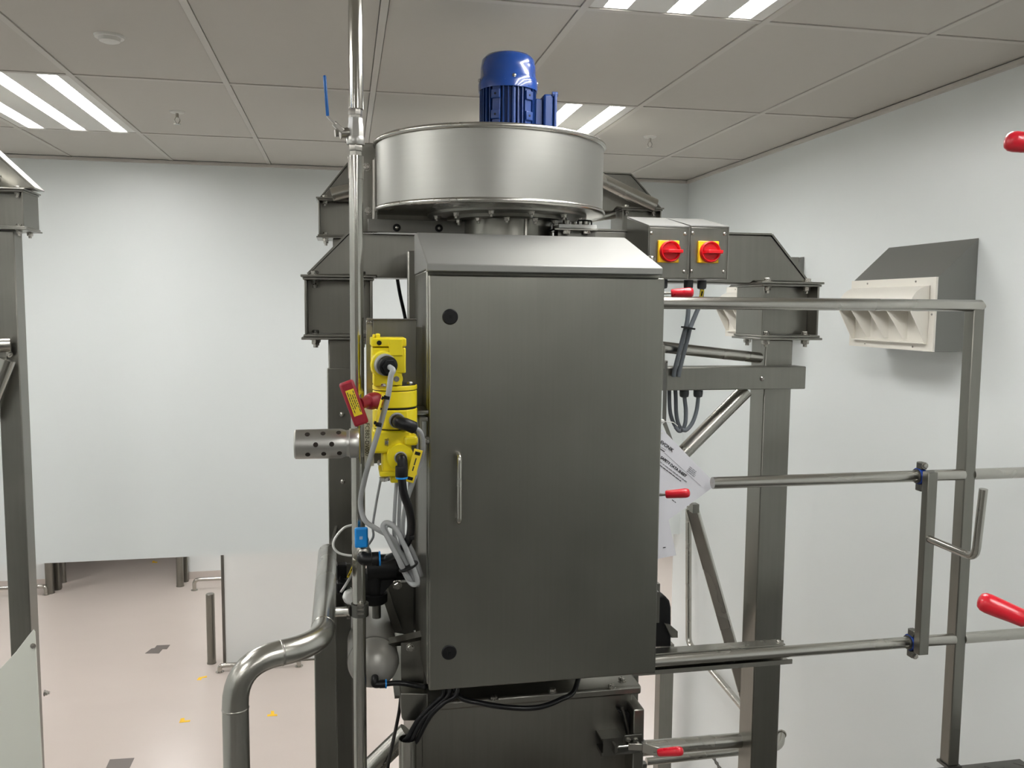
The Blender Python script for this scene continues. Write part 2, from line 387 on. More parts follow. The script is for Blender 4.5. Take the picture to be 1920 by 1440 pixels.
# ------------------------------------------------------------------ steel support frames
def connector(t, x0, x1, z0, z1, Y, D, flip=False):
    """open-faced bolted knee box with a recessed web, doubled flange plates and through bolts"""
    h = .008
    b = B()
    b.box(x0, x0+.007, Y, Y+D, z0+2*h, z1-2*h); b.box(x1-.007, x1, Y, Y+D, z0+2*h, z1-2*h)
    b.box(x0+.007, x1-.007, Y+.06, Y+.067, z0+2*h, z1-2*h)
    b.build('knee_box', S_FRM, t, .0015)
    for i, z in enumerate((z0, z0+h, z1-2*h, z1-h)):
        e = .004 if i in (1, 2) else .010
        B().box(x0-e, x1+e, Y-.006-(e-.004), Y+D+e, z, z+h-.0008).build('flange_plate', S_FRM, t, .0015)
    for x in (x0+.03, x1-.03):
        for y in (Y+.028, Y+D-.03):
            fast(t, (x, y, z1), (0, 0, 1), .024); fast(t, (x, y, z1-2*h), (0, 0, -1), .024, MN, 'nut')
            fast(t, (x, y, z0+2*h), (0, 0, 1), .024); fast(t, (x, y, z0), (0, 0, -1), .026, MN, 'nut')
def beam(t, pts, Y, D, plates):
    B().prism([V((p.x, Y, p.z)) for p in pts], (0, D, 0)).build('cross_beam', S_FRM, t, .004)
    for a, c in plates:                                         # thin cover plates along edges, a little proud
        a, c = V((a.x, Y-.004, a.z)), V((c.x, Y-.004, c.z)); d = (c-a).normalized(); n = V((d.z, 0, -d.x))
        if n.z < 0: n = -n
        B().prism([a, c, c+n*.006, a+n*.006], (0, D+.008, 0)).build('edge_plate', S_FRM, t)
def at(p, x=None, z=None): return V((p.x if x is None else x, p.y, p.z if z is None else z))
YFR, Z0, Z1 = 2.6, HC-.099, HC+.094
fr = thing('support_frame', 'front steel support frame with bolted knee boxes on two tall posts beside the cabinet', 'frame', V((0, YFR, 0)))
xl0, xl1 = A(571, 580, YFR).x, A(699, 580, YFR).x
xr0, xr1 = A(1429, 590, YFR).x, A(1535, 590, YFR).x
connector(fr, xl0, xl1, Z0, Z1, YFR, .19); connector(fr, xr0, xr1, Z0, Z1, YFR, .19)
px0 = A(617, 800, YFR+.03).x
B().box(px0, px0+.1, YFR+.03, YFR+.13, .012, Z0).build('post', S_FRM, fr, .004)
B().box(px0-.004, px0+.104, YFR+.024, YFR+.0295, HC-2.2, A(640, 690, YFR+.024).z).build('cover_plate', S_FRM, fr, .003)
for x, y in ((642, 777), (643, 903)): fast(fr, A(x, y, YFR+.024), (0, -1, 0), .017, MD, 'screw')
qx0 = A(1430, 800, YFR+.03).x
B().box(qx0, qx0+.1, YFR+.03, YFR+.13, .012, Z0).build('post', S_FRM, fr, .004)
for x in (px0, qx0): B().box(x-.04, x+.14, YFR-.01, YFR+.17, 0, .012).build('floor_plate', S_FRM, fr)
YB1 = YFR+.03
pl = [at(A(578, 512, YB1), z=Z1), A(655, 437, YB1), at(A(775, 440, YB1), z=A(655, 437, YB1).z, x=.27), V((.27, YB1, A(720, 521, YB1).z)), V((xl1+.012, YB1, A(720, 521, YB1).z)), V((xl1+.012, YB1, Z1))]
beam(fr, pl, YB1, .13, [(pl[0], pl[1])])
zt = A(1440, 441, YB1).z; zb = A(1250, 530, YB1).z
pr = [V((.73, YB1, zb)), V((.73, YB1, zt)), at(A(1446, 441, YB1), z=zt), at(A(1514, 524, YB1), z=Z1), V((xr0-.02, YB1, Z1)), V((xr0-.03, YB1, zb))]
beam(fr, pr, YB1, .13, [(pr[1]+V((.01, 0, 0)), pr[2]), (pr[2], pr[3])])
B().pb(1470, 482, 1497, 524, YB1+.16, .03).build('stiffener', S_FRM, fr)
B().box(A(1470, 500, YB1).x, A(1497, 500, YB1+.16).x, YB1+.12, YB1+.165, Z1, Z1+.03).build('stiffener', S_FRM, fr)
# braces of the front frame
B().tube([A(1200, 646, 2.52), A(1424, 671, 2.64)], .018, 16, 0).build('brace_tube', S_TUBE, fr)
B().tube([A(1398, 732, 2.655), A(1225, 905, 2.655)], .0255, 18, 0).build('brace_tube', S_TUBE, fr)
b = B(); b.pb(1225, 688, 1511, 731, 2.555, .074); b.build('cross_channel', S_FRM, fr, .003)
fast(fr, A(1429, 710, 2.555), (0, -1, 0), .017, MD, 'screw')
p0, p1 = A(1297, 950, 2.8), A(1408, 1340, 2.8)
B().cyl(p0, p1, .029, n=4, ph=-.3).build('brace_tube', S_TUBE, fr, .004)
B().tube([A(1195, 1404, 2.72), A(1412, 1386, 2.72)], .026, 18, 0).build('brace_tube', S_TUBE, fr)
B().pb(1299, 946, 1311, 962, 2.74, .03).build('brace_lug', S_FRM, fr)
# stub leg beside the bent handrail, tied to the frame post
B().pb(590, 1128, 631, 1445, 2.2, .052).build('stub_leg', S_FRM, fr, .003)
o = fr.children[-1]
for v in o.data.vertices:
    if v.co.z < HC-1.2: v.co.z = .01
q = A(610, 1150, 2.2)
B().box(q.x-.02, q.x+.02, 2.252, YFR+.024, q.z-.04, q.z+.0).build('tie_bar', S_DARK, fr)
B().box(q.x-.03, q.x+.08, 2.17, 2.3, 0, .01).build('floor_plate', S_FRM, fr)
b = B(); b.pb(632, 1058, 659, 1445, 2.36, .01)
b.build('side_plate', S_DARK, fr)
q = A(640, 1200, 2.36); B().box(q.x-.01, q.x+.02, 2.37, YFR+.024, q.z-.03, q.z+.01).build('tie_bar', S_DARK, fr)
# black sensors bolted on the side plate
# ---- rear frame
YRR, RZ0, RZ1 = 4.1, HC+.318, HC+.505
rf = thing('support_frame', 'rear steel support frame standing behind the fan, its knee boxes higher up', 'frame', V((0, YRR, 0)))
rl0, rl1 = A(597, 410, YRR).x, A(597, 410, YRR).x+.2
rr0, rr1 = A(1167, 410, YRR).x, A(1240, 410, YRR).x
connector(rf, rl0, rl1, RZ0, RZ1, YRR, .19); connector(rf, rr0, rr1, RZ0, RZ1, YRR, .19)
a, c = A(602, 366, YRR+.03), A(654, 316, YRR+.03)
d, e = A(1182, 327, YRR+.03), A(1238, 386, YRR+.03)
zt = d.z
pts = [at(a, z=RZ1), at(c, z=zt), at(d, z=zt), at(e, z=RZ1), V((rr0-.02, a.y, RZ1)), V((rr0-.04, a.y, RZ1-.02)), V((rl1+.04, a.y, RZ1-.02)), V((rl1+.02, a.y, RZ1))]
beam(rf, pts, YRR+.03, .12, [(pts[0], pts[1]), (pts[1], pts[2]), (pts[2], pts[3])])
B().tube([A(1060, 306, YRR-.05), A(1228, 386, YRR-.05)], .034, 18, 0).build('brace_tube', S_TUBE, rf)
B().tube([A(760, 331, YRR-.05), A(622, 366, YRR-.05)], .034, 18, 0).build('brace_tube', S_TUBE, rf)
B().tube([A(1040, 420, YRR+.1), A(1152, 401, YRR+.1)], .024, 16, 0).build('brace_tube', S_TUBE, rf)
for x in (A(624, 460, YRR+.03).x, rr0+.05): 
    B().box(x, x+.1, YRR+.03, YRR+.13, .012, RZ0).build('post', S_FRM, rf, .004)
    B().box(x-.04, x+.14, YRR-.01, YRR+.17, 0, .012).build('floor_plate', S_FRM, rf)
# ---- frame of the neighbouring machine at the left edge
lf = thing('support_frame', 'steel frame post with knee box cut by the left edge of the view', 'frame', V((-1.45, YRR, 0)))
lx1 = A(44, 395, YRR).x; lx0 = lx1-.205
connector(lf, lx0, lx1, RZ0+.004, RZ1-.004, YRR, .19)
lp = A(53, 1060, YRR+.03).x
B().box(lp-.09, lp, YRR+.03, YRR+.13, .012, RZ0).build('post', S_FRM, lf, .004)
B().box(lp-.13, lp+.04, YRR-.01, YRR+.17, 0, .012).build('floor_plate', S_FRM, lf)
a, c = A(64, 348, YRR+.03), A(-30, 268, YRR+.03)
pts = [at(a, z=RZ1), at(c, z=c.z), V((c.x-.6, c.y, c.z)), V((c.x-.6, c.y, RZ1))]
beam(lf, pts, YRR+.03, .12, [(pts[1], pts[0]), (pts[2], pts[1])])
B().tube([A(-40, 648, 4.05), A(20, 646, 4.08)], .034, 18, 0).build('brace_tube', S_TUBE, lf)
B().tube([A(14, 674, 4.06), A(-30, 790, 4.06)], .033, 18, 0).build('brace_tube', S_TUBE, lf)
B().tube([A(-5, 340, 4.02), A(-60, 310, 4.02)], .03, 16, 0).build('brace_tube', S_TUBE, lf)
B().pb(-6, 655, 12, 672, 4.09, .04).build('brace_lug', S_FRM, lf); fast(lf, A(17, 664, 4.1), (0, -1, 0), .024)
# guard panel bolted across its foot
g = [A(-30, 1290, 4.08), A(0, 1254, 4.08), A(30, 1222, 4.08), A(52, 1193, 4.08), A(62, 1181, 4.08), A(65, 1186, 4.08), A(84, 1500, 4.08), A(-30, 1500, 4.08)]
t = thing('safety_screen', 'pale plastic safety screen with slanted top at the lower left corner', 'panel', V((g[6].x, 4.08, 0)))
g[6].z = g[7].z = .02; g[6].x = A(96, 1620, 4.08).x
B().prism(g, (0, .012, 0)).build('panel_sheet', PANEL, t, .002)
B().box(g[7].x, g[6].x, 4.0925, 4.1, 0, .06).build('foot_angle', S_FRM, t)
for x, y in ((62, 1211),): fast(t, A(x, y, 4.08), (0, -1, 0), .02)
fast(t, A(79, 1305, 4.1)+V((0, .03, 0)), (1, 0, 0), .024, MN, 'nut')

# ------------------------------------------------------------------ extraction fan with blue motor
YC = 2.62
azl, azr = math.atan(A(704, 330, 1).x), math.atan(A(1131, 330, 1).x)
mid, half = (azl+azr)/2, (azr-azl)/2
FC = V((YC*math.tan(mid), YC, 0)); FR = math.sin(half)*YC/math.cos(mid)
ftop, fbot = A(917, 230, YC-FR).z, A(917, 377, YC-FR).z
MX = A(951.5, 300, YC).x; MC = V((MX, YC, 0))
fan = thing('extraction_fan', 'round stainless fan housing with a blue motor on top, above the cabinet', 'fan', V((FC.x, YC, fbot)))
up = V((0, 0, 1))
B().lathe([(FR-.003, fbot), (FR, fbot+.003), (FR, ftop-.003), (FR-.003, ftop)], FC, up, 96).build('fan_casing', S_FAN, fan, 0, 30)
for nm, z, s in (('top_rim', ftop, 1), ('bottom_rim', fbot, -1)):
    pr = [(FR-.004, z-s*.012), (FR+.004, z-s*.011), (FR+.0075, z-s*.006), (FR+.007, z), (FR+.003, z+s*.003), (FR-.012, z+s*.002)]
    B().lathe(pr, FC, up, 96).build(nm, S_TUBE, fan, 0, 60)
b = B(); b.lathe([(.245, fbot-.002), (.245, fbot-.008), (.236, fbot-.010), (.05, fbot-.010)], MC, up, 64); b.build('cover_ring', S_FAN, fan)
B().lathe([(.185, fbot-.010), (.185, fbot-.020), (.178, fbot-.022), (.05, fbot-.022)], MC, up, 64).build('inlet_flange', S_FRM, fan)
dr = (A(1036, 420, YC).x-A(868, 420, YC).x)/2
B().lathe([(dr, fbot-.022), (dr, HC+.10)], MC, up, 48).build('inlet_duct', S_FRM, fan)
B().bar(MC+V((.03, -dr-.0005, HC+.10)), MC+V((.03, -dr-.0005, fbot-.022)), .006, .003).build('weld_seam', S_BOLT, fan)
for k in range(12):
    t_ = 2*PI*k/12+.13
    fast(fan, MC+V((.222*math.cos(t_), .222*math.sin(t_), fbot-.010)), (0, 0, -1), .0175, MN, 'nut')
    fast(fan, MC+V((.166*math.cos(t_+.2), .166*math.sin(t_+.2), fbot-.022)), (0, 0, -1), .0165, MN, 'nut')
# outlet throat with its flange at the back left
xo0, xo1 = A(678, 350, 2.66).x, A(707, 350, 2.66).x
B().box(xo0-.03, xo1, 2.66, 2.672, A(690, 436, 2.66).z, A(690, 268, 2.66).z).build('outlet_flange', S_FRM, fan, .002)
B().box(xo0-.02, xo1+.3, 2.672, 3.05, A(690, 430, 2.66).z, A(690, 275, 2.66).z-.012).build('outlet_duct', S_FRM, fan)
B().tube([A(702, 300, 2.60), A(702, 360, 2.60), A(701, 430, 2.60)], .005, 8, 3).build('weld_seam', S_BOLT, fan)
B().prism([A(702, 296, 2.6), A(707, 290, 2.6), A(707, 418, 2.6), A(700, 438, 2.6)], (0, .06, 0)).build('tongue_plate', S_FAN, fan)
for x, y in ((687, 313), (691, 396)): fast(fan, A(x, y, 2.66), (0, -1, 0), .02)
B().pb(690, 413, 900, 437, 2.585, .012).build('mounting_rail', S_DARK, fan, .001)
for x, y in ((744, 427), (823, 428)):
    q = A(x, y, 2.585); B().lathe([(.0115, 0), (.0115, .003), (.008, .004), (.008, .006)], q, (0, -1, 0), 20).build('grommet', BLKM, fan); fast(fan, q+V((0, -.0045, 0)), (0, -1, 0), .010, MD, 'screw')
b = B(); b.pb(1046, 432, 1116, 470, 2.5, .05); b.build('bracket_block', S_DARK, fan)
B().pb(1040, 428.5, 1122, 432, 2.47, .1).build('bracket_plate', S_FRM, fan, .001)
B().pb(1048, 421, 1119, 428, 2.48, .08).build('bracket_cap', WHT, fan, .001)
for x in (1062, 1100): fast(fan, A(x, 432, 2.485), (0, 0, -1), .024)
for x in (1062, 1098): B().lathe([(.011, 0), (.011, .012), (.008, .014)], A(x, 421, 2.51), up, 16).build('cap_bolt', S_BOLT, fan)
B().tube(rounded([A(1084, 421, 2.5), A(1084, 413, 2.5), A(1109, 414, 2.5), A(1109, 422, 2.5)], .004), .0022, 8, 0).build('wire_clip', BLKM, fan)
# motor
mr = (A(1004, 190, YC).x-A(899, 190, YC).x)/2*.985
zc_b, zc_t = A(951, 160, YC-mr).z, A(951, 98, YC-.03).z
H = zc_t-zc_b
cr_ = mr*1.0
B().lathe([(mr*1.05, zc_b), (mr*1.055, zc_b+.02), (mr*1.02, zc_b+.036), (cr_*.985, zc_b+.04), (cr_*.975, zc_t-.042), (cr_*.93, zc_t-.018), (cr_*.80, zc_t-.006), (cr_*.6, zc_t-.001), (.001, zc_t)], MC, up, 64).build('fan_cowl', BLUE, fan, 0, 75)
for t_ in (-PI/2+.02, -.05, PI+.05): fast(fan, MC+V((mr*1.035*math.cos(t_), mr*1.035*math.sin(t_), zc_b+.03)), (math.cos(t_), math.sin(t_), 0), .012, MD, 'screw')
B().lathe([(mr*.88, ftop), (mr*.88, zc_b+.012)], MC, up, 48).build('stator', BLUED, fan)
B().lathe([(mr*1.15, ftop), (mr*1.15, ftop+.012), (mr*.9, ftop+.02)], MC, up, 48).build('motor_flange', BLUED, fan)
fm = None
for k in range(36):
    t_ = 2*PI*k/36
    if min(abs(math.atan2(math.sin(t_-u_), math.cos(t_-u_))) for u_ in (-PI/2-.62, -PI/2+.62, 0)) < .2: continue
    b = B(); dvec = V((math.cos(t_), math.sin(t_), 0))
    b.bar(MC+dvec*mr*.94+V((0, 0, ftop+.01)), MC+dvec*mr*.94+V((0, 0, zc_b+.008)), .003, mr*.14, dvec); b.build('cooling_fin', BLUED, fan)
for s in (-.62, .62):
    t_ = -PI/2+s; dvec = V((math.cos(t_), math.sin(t_), 0)); tv = V((-dvec.y, dvec.x, 0))
    B().bar(MC+dvec*mr*.92+V((0, 0, ftop+.01)), MC+dvec*mr*.92+V((0, 0, zc_b+.004)), .026, mr*.12, dvec).build('foot_rail', BLUED, fan, .002)
    for y in (174, 213):
        q = A(951, y, YC-mr).z
        B().bar(MC+dvec*mr*.985+V((0, 0, q-.013)), MC+dvec*mr*.985+V((0, 0, q+.013)), .028, mr*.14, dvec).build('foot_pad', BLUED, fan, .002)
        B().cyl(MC+dvec*(mr*1.05)+V((0, 0, q)), MC+dvec*(mr*1.062)+V((0, 0, q)), .0035, n=10).build('foot_hole', BLKM, fan)
t_ = -PI/2+.02; dvec = V((math.cos(t_), math.sin(t_), 0))
B().cyl(MC+dvec*mr*.97+V((0, 0, ftop+.02)), MC+dvec*mr*.97+V((0, 0, zc_b-.004)), .006, n=12).build('tie_rod', BLUED, fan)
tb = A(1023, 205, YC)
zt_ = A(1020, 184, YC).z
B().box(MX+mr*.9, tb.x-.018, YC-.04, YC+.04, ftop+.01, zt_-.012).build('terminal_neck', BLUED, fan, .003)
B().box(tb.x-.018, tb.x+.012, YC-.055, YC+.055, ftop+.005, zt_).build('terminal_box', BLUED, fan, .006)
B().box(tb.x+.0122, tb.x+.022, YC-.06, YC+.06, ftop+.003, zt_+.005).build('terminal_lid', BLUED, fan, .003)
for y in (-.052, .052): B().cyl((tb.x+.008, YC+y, zt_+.0), (tb.x+.024, YC+y, zt_+.0), .008, n=12).build('lid_boss', BLUED, fan)

# ------------------------------------------------------------------ filter housing under and behind the cabinet
fh = thing('filter_housing', 'stainless filter housing with bolted flange and clamped door below the cabinet', 'housing', V((.45, 2.5, 0)))
B().box(.29, .70, 2.455, 2.98, HC-1.02, HC+.10).build('upper_body', S_FRM, fh, .01)
YL = 2.2
zf = A(980, 1313, YL).z
fl0, fl1 = A(757, 1335, YL).x, A(1203, 1300, YL).x
B().box(fl0, fl1, YL, 2.99, zf-.012, zf+.014).build('flange', S_FRM, fh, .007)
b = B(); b.box(.215, .66, 2.41, 2.425, zf+.014, zf+.10); b.box(.66, .675, 2.41, 2.455, zf+.014, zf+.06); b.build('collar', S_FRM, fh)
for x, y in ((926, 1311), (1036, 1297), (1147, 1290)): 
    q = AZ(x, y, zf+.014); fast(fh, q, (0, 0, 1), .02)
fast(fh, AZ(1166, 1277, zf+.014), (0, 0, 1), .02)
bx0, bx1 = A(790, 1400, YL+.03).x, A(1184, 1400, YL+.03).x
B().box(bx0, bx1, YL+.03, 2.96, HC-2.3, zf-.012).build('lower_body', S_FRM, fh, .004)
for x in (bx0+.03, bx1-.03):
    for y in (YL+.08, 2.9): B().box(x-.025, x+.025, y-.025, y+.025, .01, HC-2.3).build('leg', S_FRM, fh)
B().pb(779, 1345, 791, 1445, YL+.012, .04).build('corner_strip', S_FRM, fh)
# door edge on the right: channel, black seal
dx0, dx1 = A(1187, 1400, YL-.03).x, A(1207, 1400, YL-.03).x
B().box(dx0, dx1, YL-.03, 2.9, HC-2.0, A(1195, 1331, YL-.03).z).build('door_edge', S_FRM, fh, .003)
B().prism([A(1158, 1332, YL+.005), A(1186, 1340, YL+.005), A(1187, 1386, YL+.005), A(1178, 1384, YL+.005), A(1172, 1352, YL+.005)], (0, .02, 0)).build('door_seal', BLKM, fh, .002)
B().tube([A(1166, 1326, YL), A(1172, 1345, YL), A(1181, 1383, YL)], .004, 8).build('seal_lip', S_DARK, fh)
b = B(); b.pb(1128, 1384, 1168, 1387, YL-.02, .05); b.pb(1128, 1410, 1168, 1417, YL-.02, .05); b.pb(1131, 1384, 1168, 1417, YL-.022, .005); b.build('catch_bracket', S_DARK, fh)
b = B(); b.pb(1171, 1378, 1204, 1388, YL-.037, .006); b.build('clamp_base', S_DARK, fh, .001)
for x in (1178, 1192): fast(fh, A(x, 1387, YL-.037), (0, -1, 0), .012)
B().pb(1205, 1433, 1213, 1440, YL+.05, .02).build('door_hinge', S_DARK, fh)
# left end plate of the flange
B().prism([A(751, 1300, 2.12), A(802, 1300, 2.12), A(802, 1352, 2.12), A(756, 1352, 2.12), A(753, 1346, 2.12)], (0, .06, 0)).build('end_bracket', S_FRM, fh, .003)

def toggle_clamp(tip, base, Yt, Yb_, r, label, mount, extra=None):
    """red-gripped toggle clamp; grip runs base -> tip, lever continues to the mount"""
    a, c = A(*base, Yb_), A(*tip, Yt); d = (c-a); L = d.length; d.normalize()
    t = thing('toggle_clamp', label, 'clamp', V(mount), 'red-handled toggle clamps')
    prof = [(r*.72, 0), (r*.86, .05*L), (r*.9, .3*L), (r*.98, .62*L), (r, .8*L), (r*.93, .9*L), (r*.72, .965*L), (r*.35, .995*L), (.0005, L)]
    b = B(); b.lathe(prof, a, d, 20); b.build('grip', RED, t, 0, 70)
    mp = V(mount)
    B().bar(a+d*.012, a-d*.012, r*1.0, r*.42, (0, 0, 1)).build('lever', S_BOLT, t, .001)
    B().bar(a-d*.011, mp, r*1.0, r*.5, (0, 0, 1)).build('lever_arm', S_BOLT, t, .001)
    n = (a-mp); n = V((1 if abs(n.x) > 0 and n.x > 0 else -1, 0, 0))
    B().bar(mp-n*.004, mp+n*.003, .05, .036, (0, 0, 1)).build('base_plate', S_BOLT, t, .001)
    return t, a, d
t, a, d = toggle_clamp((1281, 1408), (1234, 1411), 2.02, 2.06, .0125, 'red-handled toggle clamp closing the housing door below the cabinet', A(1206, 1405, YL-.06))
for o in list(t.children):
    if o.name.startswith(('lever_arm', 'base_plate')): bpy.data.objects.remove(o)
b = B(); b.bar(a+d*.004, A(1205, 1402, 2.09), .026, .004, (0, -1, 0)); b.build('lever_arm', S_BOLT, t, .001)
B().bar(A(1207, 1401, 2.10), A(1178, 1400, 2.11), .018, .005, (0, -1, 0)).build('pivot_arm', S_BOLT, t, .001)
B().tube(rounded([A(1156, 1414, 2.14), A(1156, 1401, 2.14), A(1205, 1396, 2.14)], .006), .0028, 8, 0).build('hook_bolt', S_BOLT, t)
for x in (1196, 1205, 1210): B().cyl(A(x-2, 1396, 2.14), A(x+2, 1395.5, 2.14), .0075, n=6).build('nut', S_BOLT, t)
b = B(); b.pb(1153, 1410, 1200, 1414, 2.13, .03); b.pb(1153, 1400, 1157, 1414, 2.13, .03); b.build('catch_yoke', S_DARK, t)
B().bar(A(1204, 1404, 2.11), A(1204, 1392, 2.163), .02, .004).build('base_plate', S_DARK, t)

# ------------------------------------------------------------------ control cabinet
YD = 2.0
cx0, cx1 = A(804, 900, YD).x, A(1236, 900, YD).x+.003
cz1, cz0 = A(1020, 518, YD).z, A(1020, 1279, YD).z
ydp = AX(773, 800, cx0-.003).y; YK = min(max(ydp, 2.3), 2.36)
cab = thing('control_cabinet', 'tall brushed stainless control cabinet with sloped hood in the centre', 'cabinet', V(((cx0+cx1)/2, 2.2, cz0)))
B().box(cx0-.003, cx1+.001, YD+.028, YK, cz0+.004, cz1+.012).build('body', S_CAB, cab, .004)
door = B().box(cx0, cx1, YD, YD+.026, cz0, cz1).build('door', S_CAB, cab, .004)
hl = A(801, 500, YD-.012); zl1 = A(1020, 498, YD-.012).z; zl0 = A(1020, 512, YD-.012).z
hx0, hx1 = hl.x, A(1243, 510, YD-.012).x
yr = 2.28; zr = A(980, 441, yr).z
b = B(); b.prism([V((hx0, YD-.012, zl0)), V((hx0, YD-.012, zl1)), V((hx0, yr, zr)), V((hx0, YK, zr)), V((hx0, YK, cz1+.0125)), V((hx0, YD+.02, cz1+.0125)), V((hx0, YD+.02, zl0))], (hx1-hx0, 0, 0))
b.build('hood', S_HOOD, cab, .0025)
B().box(cx0-.022, cx1+.004, YK, YK+.035, HC-.75, A(770, 470, YK).z).build('mounting_frame', S_FRM, cab, .004)
for x, y in ((844, 594), (842, 1223)):
    q = A(x, y, YD); B().lathe([(.0185, 0), (.0185, .002), (.0165, .004), (.001, .004)], q, (0, -1, 0), 32).build('lock', BLK, door)
    B().box(q.x-.004, q.x+.004, q.y-.0052, q.y-.004, q.z-.004, q.z+.004).build('lock_insert', BLKM, door)
a, c = A(856, 851, YD), A(860, 974, YD)
x_ = (a.x+c.x)/2
B().tube(rounded([V((x_, YD, a.z)), V((x_, YD-.032, a.z)), V((x_, YD-.032, c.z)), V((x_, YD, c.z))], .012), .0062, 12, 0).build('handle', S_TUBE, door)
for z in (HC-.12, HC-.75): B().box(cx1, cx1+.008, YD+.01, YD+.03, z-.028, z+.028).build('hinge', S_FRM, cab)
q = A(1221, 484, 2.22); B().lathe([(.012, -.02), (.012, 0), (.009, .005), (.002, .007)], q, up, 16).build('lifting_bolt', S_BOLT, cab)

# ------------------------------------------------------------------ twin isolators on the frame beam
YI = 2.43
def isolator(x0, x1, cx, ly, right):
    f0, f1 = A(x0, 470, YI).x, A(x1, 470, YI).x
    zt_, zb_ = A((x0+x1)/2, 424, YI).z, A((x0+x1)/2, 523, YI).z
    zr_ = A(1205, 409, YB1-.004).z
    t = thing('isolator_switch', ('right' if right else 'left')+' stainless isolator box with red rotary switch on a yellow plate, on the frame beam', 'switch', V(((f0+f1)/2, YI, zb_)), 'isolator switches right of the cabinet')
    B().prism([V((f0, YI, zb_)), V((f0, YI, zt_)), V((f0, YB1-.001, zr_)), V((f0, YB1-.001, zb_))], (f1-f0, 0, 0)).build('enclosure', S_FRM, t, .0015)
    B().prism([V((f0, YI-.004, zt_-.002)), V((f0, YI-.004, zt_+.001)), V((f0, YB1-.002, zr_+.003)), V((f0, YB1-.002, zr_))], (f1-f0, 0, 0)).build('sloped_roof', S_HOOD, t)
    cv = B().box(f0+.003, f1-.009, YI-.003, YI-.0002, zb_+.003, zt_-.005).build('cover', S_FRM, t, .001)
    B().box(f1-.002, f1, YI-.004, YI, zb_, zt_).build('rim', S_BOLT, t)
    for x in (f0+.008, f1-.014):
        for z in (zt_-.022, zb_+.022): fast(cv, V((x, YI-.003, z)), (0, -1, 0), .011, MD, 'screw')
    s = .0325
    q = A(cx, ly, YI-.003)
    pl_ = B().box(q.x-s, q.x+s, YI-.015, YI-.003, q.z-s, q.z+s).build('switch_plate', YELD, t, .002)
    k = B().lathe([(.032, .0), (.032, .010), (.029, .014), (.026, .012), (.024, .006), (.001, .005)], q+V((.002, -.012, 0)), (0, -1, 0), 40).build('rotary_knob', REDS, t, 0, 50)
    b = B(); y1 = YI-.015-.005; b.poly([[V((q.x-.024, y1+.004, q.z-.006)), V((q.x-.024, y1+.004, q.z+.006)), V((q.x+.040, y1, q.z+.006)), V((q.x+.040, y1, q.z-.006))],
                       [V((q.x-.010, y1-.020, q.z-.005)), V((q.x-.010, y1-.020, q.z+.005)), V((q.x+.036, y1-.018, q.z+.005)), V((q.x+.036, y1-.018, q.z-.005))]]); b.build('grip_bar', REDS, k, .0015)
    B().box(q.x+.013, q.x+.017, YI-.0185, YI-.0172, q.z+.010, q.z+.020).build('pointer_mark', YELD, k)
    return t, zb_
i1, zi = isolator(1215, 1291, 1251.5, 472, False); i2, zi2 = isolator(1292.5, 1365, 1326, 473, True)
def gland(x, y, Yg, ma, par, ax=(0, 0, -1), r=.015, n='cable_gland'):
    q = A(x, y, Yg); return B().lathe([(r*.9, 0), (r*.9, .006), (r*1.05, .007), (r*1.05, .018), (r*.8, .026), (r*.5, .028)], q, ax, 12).build(n, ma, par, 0, 30)
for x, p_ in ((1243, i1), (1291, i2), (1316, i2)):
    q = A(x, 524, 2.5); B().lathe([(.0145, .0), (.0145, -.02), (.013, -.026), (.007, -.028)], (q.x, 2.5, zi), (0, 0, 1), 12).build('cable_gland', GLAND, p_)
# ------------------------------------------------------------------ yellow safety exhaust valve on its bracket
br = thing('valve_bracket', 'grey steel bracket plate left of the cabinet carrying the yellow valve', 'bracket', A(735, 860, 2.12))
B().pb(700, 599, 781, 868, 2.12, .006).build('front_plate', S_FRM, br, .001)
lip = B().pb(687, 597, 700, 872, 2.13, .005).build('side_strip', S_TUBE, br, .001)
B().prism([A(688, 597, 2.1), A(700, 599, 2.1), A(781, 599, 2.1), A(781, 599.5, 2.16), A(700, 599.5, 2.16)], (0, 0, .002)).build('top_fold', S_BOLT, br)
B().box(A(775, 700, 2.12).x, cx0-.003, 2.126, 2.24, HC-.25, HC-.05).build('arm', S_FRM, br)
for x, y in ((690, 604), (696, 605)): fast(br, A(x, y, 2.128), (0, -1, 0), .010, MD, 'screw')
b = B(); b.pb(683, 742, 701, 874, 2.07, .004); b.pb(690, 760, 700, 860, 2.0745, .052); b.build('label_strip', LABELG, br)
text('FCBB2-DV007', A(688.5, 793, 2.0694), A(687.5, 840, 2.12)-A(688, 795, 2.12), V((1, 0, 0)), .0138, INK, br.children[-1])
b = B(); b.pb(783, 770, 803, 776, 2.0, .1); b.pb(786, 783, 802, 790, 1.99, .06); b.pb(786, 788, 792, 862, 1.99, .02); b.build('clip_rail', S_FRM, br, .001)
fast(br, A(797, 826, 1.995), (1, 0, 0), .018)

